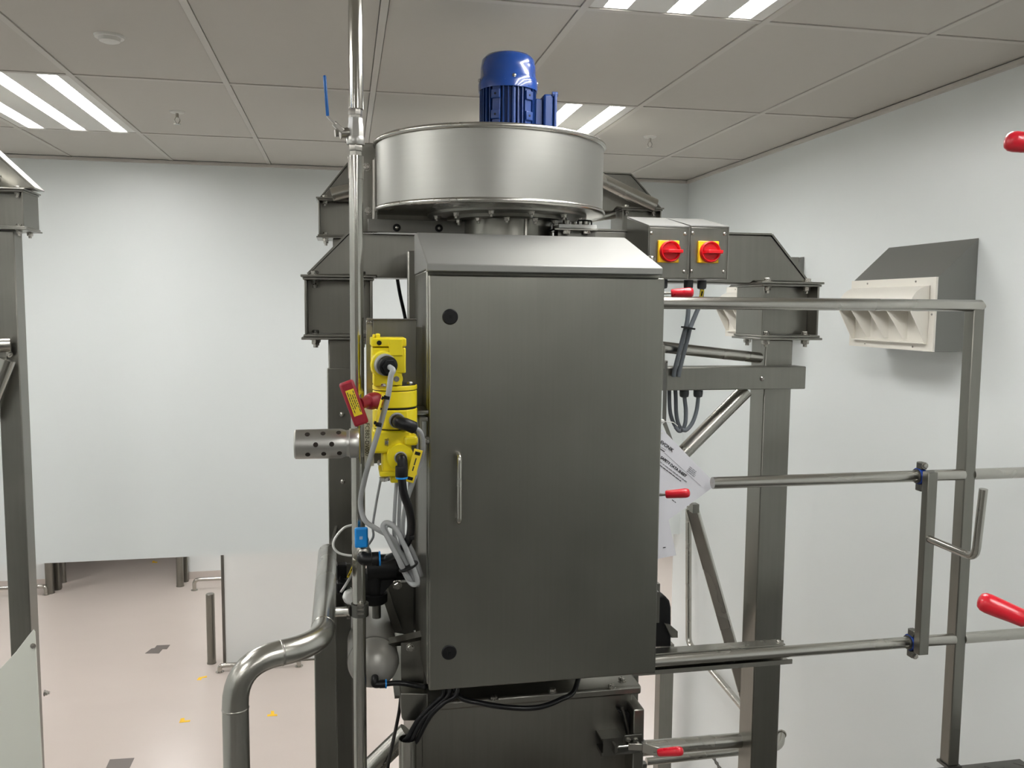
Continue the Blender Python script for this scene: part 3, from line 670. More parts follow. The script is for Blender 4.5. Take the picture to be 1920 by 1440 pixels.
YV = 1.93
vl = thing('exhaust_valve', 'yellow pneumatic exhaust valve with dark red locking handle beside the cabinet', 'valve', A(740, 880, 1.98))
th = B().pb(697, 652, 761, 700, YV, .085).build('sensor_housing', YEL, vl, .003)
B().pb(695.5, 634, 762, 650, YV-.002, .09).build('housing_cover', YEL, vl, .003)
B().pb(729, 636, 755, 667, YV-.006, .02).build('cover_boss', YEL, vl, .0015)
b = B(); b.pb(699, 627, 704, 635, YV+.02, .03); b.pb(705, 626, 713, 635, YV+.01, .04); b.build('indicator_nub', YEL, vl, .002)
B().lathe([(.0055, 0), (.0055, .0015), (.001, .0015)], A(711, 643, YV-.002), (0, -1, 0), 16).build('plug_hole', BLKM, vl)
B().pb(700, 699, 754, 724, YV+.008, .07).build('neck', YEL, vl, .003)
q = A(743, 710, YV+.008); B().lathe([(.0145, 0), (.0145, .006), (.0135, .007), (.001, .007)], q, (0, -1, 0), 24).build('lug', YEL, vl)
B().lathe([(.0065, .007), (.0065, .010), (.0035, .010), (.003, .008), (.001, .008)], q, (0, -1, 0), 16).build('lug_bolt', S_BOLT, vl)
c0 = A(740.5, 770, YV+.055); R_ = .0515
def vz(y): return A(740, y, YV+.01).z
def drum(y0, y1, r, nm, ma=YEL): return B().lathe([(r-.0015, vz(y1)), (r, vz(y1)+.0015), (r, vz(y0)-.0015), (r-.0015, vz(y0))], (c0.x, c0.y, 0), up, 48).build(nm, ma, vl)
drum(724, 733, R_, 'top_flange'); drum(734.5, 765, R_-.0005, 'upper_body'); drum(769, 805, R_, 'middle_body'); drum(723, 807, R_-.0025, 'gasket', BLKM)
B().pb(722, 770, 764, 804, YV+.001, .05).build('face_pad', YEL, vl, .002)
B().pb(699, 807, 772, 850, YV+.012, .085).build('lower_body', YEL, vl, .006)
B().pb(758, 818, 784, 836, YV+.002, .05).build('side_port', YEL, vl, .006)
B().pb(717, 850, 776, 894, YV+.014, .075).build('bottom_body', YEL, vl, .006)
B().pb(712, 884, 782, 893, YV+.004, .09).build('bottom_flange', YEL, vl, .002)
B().pb(732, 892, 752, 906, YV+.02, .05).build('drain_boss', YEL, vl, .004)
B().lathe([(.031, -.02), (.031, .004), (.029, .007), (.001, .007)], A(750, 856, YV+.012), (0, -1, 0), 32).build('front_port', YEL, vl)
for x, y in ((720, 900), (727, 899)): fast(vl, A(x, y-5, YV+.02+.02*(x-720)), (0, 0, -1), .018)
fast(vl, A(728, 829, YV+.012), (-1, 0, 0), .016); fast(vl, A(768, 722, YV+.04), (0, 0, 1), .015); fast(vl, A(719, 724, YV+.01), (0, 0, 1), .012)
fast(vl, A(712, 868, YV+.03), (-1, 0, 0), .014, MD, 'screw')
B().pb(712, 742, 770, 800, 2.02, .0995).build('mount_block', YEL, vl, .003)
# top gland: yellow collar, grey ring, black nut
def rings(x, y, Yg, spec, axis=(-.06, -1, -.05), par=None, n=32):
    q = A(x, y, Yg); h = 0
    for nm, ma, r, L, k in spec:
        B().lathe([(r*.96, h), (r, h+.001), (r, h+L-.001), (r*.92, h+L), (.001, h+L)], q, axis, k).build(nm, ma, par); h += L
    return q+V(axis).normalized()*h
g1 = rings(716, 681, YV, [('gland_collar', YEL, .029, .010, 40), ('locking_ring', COLLAR, .0245, .012, 32), ('gland_nut', BLK, .022, .014, 32), ('gland_cap', BLK, .0175, .006, 6)], (.42, -1, -.16), vl)
g2 = rings(744, 788, YV+.002, [('port_collar', COLLAR, .018, .006, 32), ('connector_nut', BLK, .0155, .012, 24)], (.1, -1, -.05), vl)
B().tube([g2+V((0, .004, 0)), g2+V((.004, -.014, -.001)), A(764, 797, YV-.035), A(779, 803, YV-.03)], [.0145]*6+[.0145]*6+[.014]*6+[.0105], 16).build('elbow_plug', BLK, vl)
g3 = rings(751, 858, YV+.004, [('port_collar', COLLAR, .0145, .006, 32), ('elbow_stem', BLK, .0125, .008, 24)], (.05, -1, 0), vl)
b = B(); b.tube([g3, g3+V((.001, -.012, -.001)), g3+V((.002, -.016, -.016)), g3+V((.002, -.016, -.024))], .0118, 16); b.build('elbow_body', BLK, vl)
q = A(753, 874, YV-.03); B().lathe([(.0135, 0), (.0142, -.002), (.0142, -.022), (.0135, -.024)], q, up, 24).build('push_sleeve', BLK, vl)
B().lathe([(.0138, -.024), (.0138, -.028)], q, up, 24).build('release_ring', BLUEP, vl)
# locking handle
Yh = YV-.03
ha, hb = A(650, 720, Yh), A(677, 791, Yh); dv = (hb-ha).normalized(); pv = V((-dv.z, 0, dv.x)); pv = pv if pv.x > 0 else -pv
hd = B().bar(ha-dv*.006, hb+dv*.006, .0325, .024, (0, 1, 0)).build('locking_handle', REDD, vl, .005)
pa, pb_ = A(655, 731, Yh-.0125), A(672, 779, Yh-.0125)
B().bar(pa, pb_, .0185, .0015, (0, 1, 0)).build('handle_label', YTAG, hd, .0005)
for k, (o_, l_) in enumerate(((.004, .050), (.012, .030), (.009, .036), (.004, .050))):
    smallprint(pa+dv*o_+pv*(.0063-.0042*k)+V((0, -.0010, 0)), dv, l_, .0026, INK, hd)
st = B(); m0 = A(671, 758, Yh); s1 = A(712, 749, YV+.02)
st.cyl(m0+(s1-m0)*.08, m0+(s1-m0)*.45, .0135, .011, 20); st.lathe([(.011, 0), (.0165, .003), (.019, .012), (.019, .026), (.017, .034)], m0+(s1-m0)*.42, s1-m0, 28)
st.build('handle_hub', REDD, vl)

# perforated silencer
sl_a, sl_b = A(552, 834, 1.945), A(673, 831, 1.945); sl_a.z = sl_b.z = (A(612, 832, 1.945)).z
sx = V((1, 0, 0)); rs = .0335
sil = thing('exhaust_silencer', 'perforated grey metal silencer cylinder left of the yellow valve', 'silencer', (sl_a+sl_b)/2)
L = (sl_b-sl_a).length
B().lathe([(.002, 0), (rs-.003, 0), (rs-.0005, .003), (rs, L*.5), (rs*1.0, L-.040), (rs-.004, L-.028), (rs-.003, L-.022)], sl_a, sx, 48).build('shell', S_ALU, sil, 0, 25)
B().lathe([(rs-.004, L-.022), (rs, L-.021), (rs, L-.004), (rs-.002, L), (.015, L)], sl_a, sx, 48).build('collar', S_ALU, sil)
B().cyl(sl_b+V((-.014, .02, 0)), V((sl_b.x-.014, 2.09, sl_b.z)), .010, n=20).build('connection_nipple', S_BOLT, sil)
for x, y in ((576, 815), (605.5, 813.5), (635, 812), (592, 833), (622, 832), (577, 852.5), (607, 851), (636.5, 849.5)):
    q = A(x, y, 1.945-rs*.8); dz = q.z-sl_a.z; dz = max(-.03, min(.03, dz)); n_ = V((0, -math.sqrt(rs*rs-dz*dz), dz))
    B().cyl(V((q.x, 1.945, sl_a.z))+n_*.97, V((q.x, 1.945, sl_a.z))+n_*1.006, .0056, n=14).build('vent_hole', HOLE, sil)

# ------------------------------------------------------------------ riser pipe with ball valve
YP = 2.1
rp = thing('riser_pipe', 'polished vertical steel air pipe with blue-handled ball valve left of the fan', 'pipe', V((A(668, 300, YP).x, YP, 0)))
X1 = A(667.5, 150, YP).x
def pz(y): return A(668, y, YP).z
def ring(x, prof, nm, ma, n=32, ph=0): return B().lathe([(r, pz(y)) for r, y in prof], (x, YP, 0), up, n, ph).build(nm, ma, rp, 0, 30)
rr = .0168
B().lathe([(rr, pz(205)), (rr, ZC-.001)], (X1, YP, 0), up, 40).build('upper_pipe', S_PIPE, rp)
B().lathe([(.034, ZC-.006), (.034, ZC-.0005)], (X1, YP, 0), up, 32).build('ceiling_rosette', S_BOLT, rp)
X2 = A(666.5, 245, YP).x
ring(X2, [(.0155, 222), (.0155, 217), (.0165, 216), (.0165, 208), (.0155, 205)], 'union_nut', S_BOLT, 8)
vb = ring(X2+.0005, [(.0195, 258), (.0195, 238), (.0178, 230), (.0178, 222)], 'valve_body', S_ALU, 8, PI/8)
ring(X2, [(.0205, 272), (.0215, 270), (.0215, 260), (.0205, 257)], 'body_collar', S_ALU, 32)
ring(X2, [(.0165, 283), (.0172, 281), (.0172, 273), (.0165, 271.5)], 'hex_nut', S_BOLT, 6)
ring(X2, [(.0125, 286), (.0125, 282)], 'thread', S_DARK); ring(X2, [(.0155, 294), (.0155, 285)], 'coupling_nut', S_BOLT, 6)
X3a, X3b = A(667, 310, YP).x, A(674.5, 1400, YP).x
B().tube([V((X3a, YP, pz(293))), V((X3a, YP, pz(336)))], .0183, 40, 0).build('sleeve', S_PIPE, rp)
B().tube([V((X3a, YP, pz(334))), V((X3b, YP, 0.0))], .0165, 40, 0).build('lower_pipe', S_PIPE, rp)
# valve stem and lever
a_, c_ = A(650, 249, YP), A(628, 250, YP-.005)
b = B(); b.cyl(A(655, 249, YP), a_+(c_-a_)*.5, .0125, .0115, 12); b.lathe([(.0095, 0), (.0095, .008)], c_, a_-c_, 6); b.lathe([(.014, .012), (.014, .0145)], c_, a_-c_, 20); b.build('valve_stem', S_BOLT, rp)
lev = B().bar(A(643, 247, YP-.01), A(626, 231, YP-.012), .012, .018, (0, 1, 0)).build('lever', S_BOLT, rp, .002)
B().bar(A(630, 235, YP-.012), A(613, 217, YP-.014), .0045, .018, (0, 1, 0)).build('lever_shank', S_BOLT, lev, .001)
B().bar(A(614.5, 219, YP-.014), A(608.5, 142, YP-.02), .0075, .02, (0, 1, 0)).build('lever_grip', BLUEC, lev, .003)
def bl(pp, y): return pp.x
# lower branch: tee, small ball valve with blue handle, black push-in elbow
xt = A(676, 1025, YP).x
b = B(); b.lathe([(.0165, pz(1052)), (.0205, pz(1044)), (.0215, pz(1030)), (.0205, pz(1012)), (.0165, pz(1004))], (xt, YP, 0), up, 32); b.build('tee_body', S_BOLT, rp)
q = A(681, 1036, YP-.018)
B().lathe([(.020, 0), (.020, .006), (.016, .008), (.016, .02), (.013, .022)], q, (0.02, -1, -.03), 32).build('branch_boss', S_BOLT, rp)
B().pb(665, 990, 690, 1028, YP-.055, .012).build('branch_handle', BLUEP, rp, .004)
text('III', A(677, 1009, YP-.0555), V((1, 0, 0)), V((0, 0, 1)), .011, WHT, rp.children[-1], align='CENTER')
B().cyl(A(677, 1020, YP-.044), A(678, 1024, YP-.015), .006, n=12).build('branch_stem', S_BOLT, rp)
eb = A(683, 1049, YP-.05)
b = B(); b.tube([A(681, 1042, YP-.03), eb+V((-.002, .004, .001)), eb+V((.006, 0, 0)), eb+V((.022, 0, 0))], .0155, 20); b.build('elbow_fitting', BLK, rp)
B().lathe([(.0145, 0), (.0168, .002), (.0168, .017), (.0155, .019)], eb+V((.016, 0, 0)), (1, 0, .02), 28).build('elbow_sleeve', BLK, rp)
B().lathe([(.0178, .019), (.0178, .023)], eb+V((.016, 0, 0)), (1, 0, .02), 28).build('release_ring', BLUEP, rp)
EB = eb+V((.038, 0, .0005))
# clamp tying the pipe to the frame side plate
xc = A(675, 1142, YP).x
b = B(); b.lathe([(.0195, pz(1155)), (.0215, pz(1154)), (.0215, pz(1131)), (.0195, pz(1130))], (xc, YP, 0), up, 32); b.build('pipe_clamp', S_DARK, rp)
for y in (1135, 1143, 1151): B().pb(670, y-2, 682, y+2, YP-.027, .01).build('clamp_bolt', S_BOLT, rp)
B().cyl(A(618, 1149, YP+.03), A(658, 1146, YP+.005), .0125, n=20).build('clamp_stub', S_TUBE, rp)
B().lathe([(.018, 0), (.018, .008)], A(650, 1147, YP+.015), (1, 0, 0), 20).build('clamp_collar', S_DARK, rp)
B().bar(A(636, 1148, YP+.03), A(640, 1148, 2.359), .02, .02, (0, 0, 1)).build('clamp_arm', S_DARK, rp)

# ------------------------------------------------------------------ bent handrail in the left foreground
hz = A(545, 1212, 1.66).z; xv = A(443, 1400, 1.6).x
p0, p1 = V((xv, 1.6, ZP+.008)), V((xv, 1.6, hz)); p2 = AZ(606, 1190, hz); p2.y = 1.66; p2.x = A(604, 1190, 1.66).x; p3 = AZ(614, 1036, hz)
hr = thing('handrail', 'thick bent stainless handrail at lower left rising from the platform', 'handrail', V((xv, 1.6, ZP)))
pts = rounded([p0, p1, p2, p3], .085, 9)
B().tube(pts+[p3+(p3-p2).normalized()*.004], [.0242]*(len(pts))+[.019], 36, 0).build('rail_tube', S_TUBE, hr, 0, 60)
for q, ax in ((V((xv, 1.6, hz-.088)), (0, 0, 1)), (p1+(p2-p1).normalized()*.088, p2-p1), (p2+(p3-p2).normalized()*.088, p3-p2)):
    B().lathe([(.0242, -.0022), (.0250, -.001), (.0250, .001), (.0242, .0022)], q, ax, 36).build('weld_bead', S_BOLT, hr)
B().lathe([(.05, 0), (.05, .008)], (xv, 1.6, ZP), up, 32).build('foot_plate', S_FRM, hr)
B().bar(p3+V((0, -.01, -.02)), V((p3.x+.02, YFR+.023, p3.z-.02)), .02, .008).build('end_bracket', S_FRM, hr)

# ------------------------------------------------------------------ air tank and regulator
YT = 2.2
ta = A(700, 1243, YT); rt = .0665
tk = thing('air_tank', 'silver horizontal air tank with domed end behind the riser pipe', 'tank', ta)
prof = [(.001, -.056), (.022, -.053), (.042, -.042), (.056, -.026), (.064, -.008), (rt, .006), (rt, .44), (.05, .47), (.02, .485), (.001, .487)]
B().lathe(prof, ta, (0, 1, 0.0), 48).build('vessel', TANK, tk, 0, 60)
B().lathe([(rt+.0003, .008), (rt+.0015, .009), (rt+.0015, .014), (rt+.0003, .015)], ta, (0, 1, 0), 48).build('strap', S_FRM, tk)
B().lathe([(.016, 0), (.015, .012), (.012, .014)], A(702, 1268, YT-.045)+V((0, .012, 0)), (0, -1, -.3), 20).build('boss', TANK, tk)
q = A(703, 1280, YT-.062)
b = B(); b.tube([q+V((0, .02, .012)), q+V((0, .0, .008)), q+V((0, -.004, -.002)), q+V((.016, -.004, -.003))], .0095, 14); b.build('elbow_fitting', BLK, tk)
B().lathe([(.0105, 0), (.0105, .014)], q+V((.012, -.004, -.003)), (1, 0, -.03), 20).build('elbow_sleeve', BLK, tk)
B().lathe([(.0115, .014), (.0115, .0175)], q+V((.012, -.004, -.003)), (1, 0, -.03), 20).build('release_ring', BLUEP, tk)
TQ = q+V((.03, -.004, -.0036))
bp = B().pb(752, 1200, 795, 1308, 2.19, .005).build('bracket_plate', S_FRM, tk, .001)
for x, y in ((769, 1214), (769, 1294)): fast(tk, A(x, y, 2.19), (0, -1, 0), .018)
B().prism([A(706, 1213, 2.2), A(798, 1192, 2.17), A(798, 1199, 2.19), A(752, 1211, 2.2)], (0, .04, .001)).build('support_strap', S_FRM, tk)
B().pb(740, 1303, 792, 1308, 2.2, .2).build('support_shelf', S_FRM, tk)
rz = A(703, 1135, 2.3)
rg = thing('air_regulator', 'black air filter regulator above the silver tank', 'regulator', rz)
def hcyl(x0, x1, y, r, Yc, nm, ma, n=28):
    a, c = A(x0, y, Yc), A(x1, y, Yc); c.z = a.z; return B().cyl(a, c, r, n=n).build(nm, ma, rg)
hcyl(688, 742, 1066, .037, 2.3, 'body', BLK); hcyl(741, 774, 1064, .031, 2.3, 'pressure_knob', BLKM, 14)
for k in range(12):
    t_ = 2*PI*k/12; a = A(742, 1064, 2.3); dvec = V((0, math.cos(t_), math.sin(t_)))
    B().bar(a+dvec*.032, V((A(772, 1064, 2.3).x, a.y, a.z))+dvec*.032, .007, .006, dvec).build('knob_rib', BLKM, rg)
q = A(702, 1070, 2.3)
def rgz(y): return A(702, y, 2.3).z
B().lathe([(.028, rgz(1114)), (.03, rgz(1090)), (.034, rgz(1070))], (q.x, 2.3, 0), up, 32).build('bowl', BLK, rg)
B().prism([A(706, 1085, 2.275), A(745, 1082, 2.275), A(712, 1120, 2.275)], (0, .04, 0)).build('web', BLK, rg)
B().lathe([(.030, rgz(1130)), (.035, rgz(1127)), (.035, rgz(1112)), (.031, rgz(1110))], (q.x, 2.3, 0), up, 32).build('bowl_collar', BLKM, rg)
B().lathe([(.012, rgz(1158)), (.012, rgz(1130))], (A(706, 1140, 2.3).x, 2.3, 0), up, 16).build('outlet_nipple', S_DARK, rg)
B().prism([A(712, 1092, 2.385), A(768, 1092, 2.385), A(776, 1104, 2.385), A(776, 1192, 2.385), A(738, 1186, 2.385), A(712, 1100, 2.385)], (0, .006, 0)).build('bracket', S_DARK, rg, .001)
B().bar(A(720, 1104, 2.37), A(746, 1182, 2.37), .022, .02, (0, 1, 0)).build('bracket_arm', S_FRM, rg)
fast(rg, A(745, 1097, 2.385), (0, -1, 0), .022, MN, 'nut')
B().box(A(770, 1150, 2.34).x-.02, .289, 2.392, 2.47, HC-.93, HC-.80).build('bracket_foot', S_DARK, rg)
# sensor blocks on the frame side plate
for y0, y1, lab in ((1060, 1086, 'upper black sensor block beside the handrail end'), (1093, 1113, 'lower black sensor block beside the handrail end')):
    t = thing('sensor_block', lab, 'sensor', A(640, y1, 2.33), 'sensor blocks')
    B().pb(631, y0, 650, y1, 2.325, .034).build('body', BLK, t, .003)
    B().lathe([(.006, 0), (.006, .012)], A(640, y1-4, 2.325), (0.2, -1, 0), 14).build('plug', BLKM, t)
t = thing('hand_knob', 'white plastic star knob left of the riser pipe above the tank', 'knob', A(654, 1118, 2.3))
b = B(); q = A(656, 1118, 2.3); b.lathe([(.02, 0), (.022, .004), (.022, .02), (.018, .026)], q, (.2, -1, .2), 8); b.build('knob_body', WHT, t, .003)
B().cyl(q, q+V((0, .062, 0)), .006, n=12).build('knob_stem', S_BOLT, t)

# ------------------------------------------------------------------ cables and hoses
def cable(name, label, pts, r, ma, cat='cable', group=None, base=None, n=12):
    q = [A(*p) if not isinstance(p, V) else p for p in pts]
    t = thing(name, label, cat, q[-1], group)
    B().tube(q, r, n, 7).build('sheath', ma, t, 0, 180); return t, q
def cable_tag(t, p0, p1, Yt, wd=.02, dp=.003):
    a, c = A(*p0, Yt), A(*p1, Yt); d = (c-a).normalized(); sd = d.cross(V((0, 1, 0)))
    k = B().bar(a, c, wd, dp, (0, 1, 0)).build('cable_tag', YTAG, t, .001)
    for q in (a+d*.009, c-d*.009): B().bar(q-sd*(wd*.5-.004), q+sd*(wd*.5-.004), .0075, dp+.0016, (0, 1, 0)).build('tie_strap', BLKM, k)
    return k, a, d, sd
t, q = cable('grey_cable', 'grey cable dropping from the black gland on top of the yellow valve', [g1+V((-.004, .006, .002)), g1+V((.006, -.016, -.006)), (733, 705, 1.87), (727, 745, 1.87), (712, 800, 1.89), (694, 860, 1.92), (681, 910, 1.97), (676, 945, 2.0), (684, 975, 2.0), (705, 991, 2.0), (735, 1010, 2.0), (757, 1045, 2.0), (777, 1085, 2.0), (781, 1094, 2.02)], .0062, GREY)
k, a, d, sd = cable_tag(t, (719, 738), (701, 799), 1.868, .004, .02)
for y0, y1, x in ((742, 748, 721), (793, 799, 706)): B().bar(A(x-4, (y0+y1)/2-1, 1.872), A(x+9, (y0+y1)/2+1, 1.872), .0075, .018, (0, 1, 0)).build('tie_strap', BLKM, k)
t, q = cable('grey_cable', 'grey cable looping from the black elbow plug past the yellow tag', [A(777, 802, YV-.032), (788, 810, 1.9), (793, 832, 1.92), (789, 862, 1.94), (774, 905, 1.95), (761, 945, 1.97), (755, 985, 1.98), (758, 1020, 1.99), (772, 1060, 2.0), (784, 1098, 2.02)], .0055, GREY)
k, a, d, sd = cable_tag(t, (785, 843), (767, 904), 1.905)
k.data.materials[0] = YTAG
smallprint(a+d*.020+V((0, -.0017, 0)), d, .030, .0045, INK, k); 
t, q = cable('black_hose', 'thick black air hose curving from the yellow valve down to the pipe elbow', [A(753, 893, YV-.03), (757, 925, 1.9), (767, 955, 1.92), (771, 985, 1.95), (766, 1012, 1.98), (748, 1036, 2.02), (728, 1046, 2.045), EB], .0096, HOSE, 'hose')
B().pb(766, 1005, 777, 1013, 1.955, .012).build('hose_tie', BLKM, t, .002)
cable('grey_cable', 'left of two straight grey cables hanging below the yellow valve', [(744, 900, 2.0), (741, 940, 2.01), (739, 985, 2.02), (741, 1010, 2.02), (760, 1050, 2.03), (776, 1088, 2.04)], .0045, GREY)
cable('grey_cable', 'right of two straight grey cables hanging below the yellow valve', [(751, 900, 2.01), (749, 950, 2.02), (748, 985, 2.03), (752, 1020, 2.03), (768, 1060, 2.04), (784, 1085, 2.05)], .0045, GREY)
t, q = cable('cable_coil', 'bundled coil of slack grey cable left of the cabinet', [(781, 1094, 2.01), (765, 1082, 1.995), (748, 1050, 1.985), (728, 1010, 1.98), (718, 988, 1.98), (726, 980, 1.98), (742, 992, 1.975), (764, 1035, 1.975), (782, 1085, 1.985), (778, 1096, 1.99), (768, 1090, 2.0), (752, 1060, 2.005), (735, 1018, 2.01), (722, 992, 2.01), (730, 984, 2.02), (752, 1000, 2.03), (776, 1040, 2.04), (790, 1080, 2.05)], .0062, GREY)
q = A(766, 1062, 1.99); B().lathe([(.0235, -.0025), (.0245, -.0015), (.0245, .0015), (.0235, .0025)], q, A(782, 1094, 1.99)-A(740, 1006, 1.99), 20).build('tie_strap', BLKM, t)
cable('thin_cable', 'thin grey cable slanting from the valve bottom to the branch handle', [(714, 898, 2.0), (706, 940, 2.03), (699, 985, 2.06), (700, 1005, 2.07), (692, 1020, 2.08)], .003, GREY)
t, q = cable('thin_cable', 'thin white cable looping left of the riser pipe', [(662, 984, 2.2), (645, 990, 2.19), (629, 1008, 2.18), (625, 1024, 2.18), (634, 1036, 2.18), (650, 1041, 2.18), (664, 1042, 2.18)], .0032, WHT)
t, q = cable('thin_cable', 'thin white cable with yellow tag plugged into the lower sensor block', [(664, 1064, 2.27), (655, 1085, 2.27), (646, 1100, 2.29), (640, 1109, 2.315)], .0036, WHT)
cable_tag(t, (662, 1062), (652, 1083), 2.262, .006)
cable('black_hose', 'short black hose from the tank elbow to the cabinet', [TQ+V((-.008, 0, 0)), TQ+V((.03, 0, -.0005)), A(780, 1285, 2.13), V((cx0+.002, 2.10, A(800, 1288, 2.1).z))], .0068, HOSE, 'hose')
cable('black_cable', 'thick black cable sagging under the cabinet', [V((A(838, 1292, 2.1).x, 2.12, cz0+.006)), (858, 1303, 2.09), (900, 1318, 2.06), (960, 1327, 2.04), (1010, 1326, 2.04), (1050, 1312, 2.06), (1078, 1292, 2.1), V((A(1092, 1276, 2.14).x, 2.14, cz0+.006))], .0068, HOSE)
for i, (l, xs_) in enumerate((('left', (832, 1300, 815, 1318, 784, 1350, 768, 1384)), ('middle', (842, 1300, 822, 1322, 793, 1350, 775, 1388)), ('right', (856, 1300, 832, 1318, 806, 1344, 786, 1388)))):
    pp = [(xs_[k]-(4 if k == 6 else 0), xs_[k+1], 2.088-.006*i+(.004+.005*i if k == 6 else 0)) for k in range(0, 8, 2)]
    e = pp[-1]; q = A(e[0]-4+2*i, e[1]+6, 2.08)
    cable('black_cable', l+' of the black cables running from the cabinet into the open steel tube', [V((A(pp[0][0], 1294, 2.1).x, 2.1, cz0+.006))]+pp+[V((A(764, 1400, 2.1).x+(i-1)*.009, 2.097-.004*abs(i-1)*(i-1), q.z-.02)), V((A(764, 1400, 2.1).x+(i-1)*.009, 2.097, q.z-.12))], .0062, HOSE)
cable('black_cable', 'thin black cable hanging behind the air tank', [(752, 1300, 2.3), (749, 1330, 2.32), (743, 1362, 2.35), (735, 1400, 2.4), (726, 1448, 2.45), (716, 1560, 2.5)], .005, HOSE)
cable('thin_cable', 'thin dark cable behind the left end of the cross beam', [(744, 516, 2.9), (750, 552, 2.9), (760, 598, 2.9), (768, 650, 2.88), (786, 800, 2.8)], .006, HOSE)
# cable tube
xt_ = A(764, 1400, 2.1).x; zt_ = A(764, 1390, 2.08).z
t = thing('cable_tube', 'open steel tube end taking the black cables below the cabinet', 'tube', V((xt_, 2.095, 0)))
b = B(); ro, ri = .0225, .0205
b.lathe([(ro, .0), (ro, zt_), (ri, zt_), (ri, zt_-.25), (.001, zt_-.25)], (xt_, 2.095, 0), up, 36); b.build('tube_shell', S_TUBE, t)
# diagonal brace with stamped number under the tank
p0, p1 = A(672, 1462, 2.5), A(764, 1373, 2.5)
t = thing('brace_tube', 'slanted steel brace tube with stamped digits below the tank', 'tube', p0)
d = (p1-p0).normalized()
B().tube([p0-d*.5, p1], .031, 28, 0).build('tube_body', S_TUBE, t)
B().lathe([(.0335, 0), (.0335, .012)], p0+d*.02, d, 28).build('coupling', S_DARK, t)
text('S 100227/5', p0+d*.07+V((0, -.0300, -.004)), d, d.cross(V((0, -1, 0)))*-1 if d.cross(V((0, -1, 0))).z < 0 else d.cross(V((0, -1, 0))), .022, INKG, t)
# slate cables right of the cabinet
ga, gb = A(1291, 556, 2.5), A(1316, 556, 2.5)
t, q = cable('slate_cable', 'left slate grey cable from the isolators down to the cross channel', [V((ga.x, 2.5, zi-.02)), (1291, 575, 2.5), (1288, 605, 2.5), (1280, 635, 2.51), (1266, 690, 2.535), (1263, 706, 2.542)], .007, GREYD)
t, q = cable('slate_cable', 'right slate grey cable from the isolators down to the cross channel', [V((gb.x, 2.5, zi-.02)), (1314, 565, 2.5), (1304, 590, 2.5), (1294, 615, 2.5), (1289, 635, 2.51), (1275, 690, 2.535), (1272, 706, 2.542)], .007, GREYD)
cable_tag(t, (1317, 543), (1314, 558), 2.488, .012)
a = A(1290, 615, 2.487); B().bar(a+V((-.017, 0, .003)), a+V((.018, 0, -.003)), .005, .03, (0, 1, 0)).build('tie_strap', BLKM, t)
def loop(label, pts, top):
    t, q = cable('slate_cable', label, pts, .0066, GREYD)
    if top: B().lathe([(.0155, 0), (.0155, -.012), (.014, -.020), (.008, -.023)], A(top, 732, 2.59), up, 14).build('cable_gland', GLAND, t)
loop('slate grey cable loop hanging from the right gland under the cross channel', [A(1309, 734, 2.59), (1309, 745, 2.59), (1306, 770, 2.59), (1298, 793, 2.59), (1287, 806, 2.59), (1279, 806, 2.59)], 1309)
loop('slate grey cable loop hanging from the left gland under the cross channel', [A(1283, 734, 2.6), (1284, 750, 2.6), (1286, 770, 2.6), (1285, 792, 2.6), (1280, 805, 2.605), (1273, 808, 2.61), (1266, 800, 2.615)], 1283)
loop('inner slate grey cable rising behind the cross channel to the right of the strap', [A(1266, 728, 2.65), (1267, 745, 2.65), (1268, 775, 2.65), (1272, 795, 2.64), (1279, 807, 2.62)], 0)
loop('outer slate grey cable rising behind the cross channel beside the strap', [A(1255, 728, 2.66), (1255, 750, 2.66), (1257, 775, 2.66), (1264, 795, 2.65), (1274, 808, 2.63)], 0)

# ------------------------------------------------------------------ guard railing on the right
YR = 2.36
gr = thing('guard_railing', 'stainless guard railing with three tubes and a square post right of the cabinet', 'railing', V((A(1827, 900, YR).x, YR, ZP)))
gx0, gx1 = A(1817, 700, YR-.005).x, A(1837, 700, YR-.005).x
z1, z2, z3 = A(1500, 570, YR).z, A(1500, 900, YR).z, A(1600, 1212, YR).z
B().box(gx0, gx1, YR-.012, YR+.032, ZP+.008, z1+.002).build('post', S_FRM, gr, .003)
B().box(gx0-.006, gx1+.006, YR-.018, YR+.038, ZP, ZP+.008).build('post_plate', S_DARK, gr)
B().tube([V((.83, YR, z1)), V((gx1-.008, YR, z1)), V((gx1+.002, YR, z1-.006))], [.0185, .0185, .012], 24, 0).build('top_rail', S_TUBE, gr, 0, 60)
r2 = A(1336, 903, YR).x
B().tube([V((r2, YR, z2)), V((gx0+.002, YR, z2))], .0178, 24, 0).build('middle_rail', S_TUBE, gr)
B().tube([V((gx1-.002, YR, z2)), V((XW-.006, YR, z2))], .0178, 24, 0).build('middle_rail', S_TUBE, gr)
B().tube([V((.83, YR, z3)), V((gx0+.002, YR, z3))], .0178, 24, 0).build('lower_rail', S_TUBE, gr)
B().tube([V((gx1-.002, YR, z3)), V((XW-.006, YR, z3))], .0178, 24, 0).build('lower_rail', S_TUBE, gr)
for z in (z2, z3): B().lathe([(.035, 0), (.035, -.006)], (XW-.0002, YR, z), (1, 0, 0), 24).build('wall_flange', S_FRM, gr)
cxr = A(1481, 1230, YR).x
b = B(); b.box(.83, cxr-.015, YR+.004, YR+.045, z3+.0185, z3+.0225); b.box(.83, cxr, YR-.016, YR+.045, z3-.034, z3-.030); b.box(.83, cxr, YR+.041, YR+.045, z3-.030, z3+.0185); b.box(.83, cxr, YR-.016, YR-.012, z3-.030, z3-.020); b.build('rail_channel', S_TUBE, gr)
fast(gr, AZ(1459, 1203, z3+.0225), up, .014, MD, 'screw')
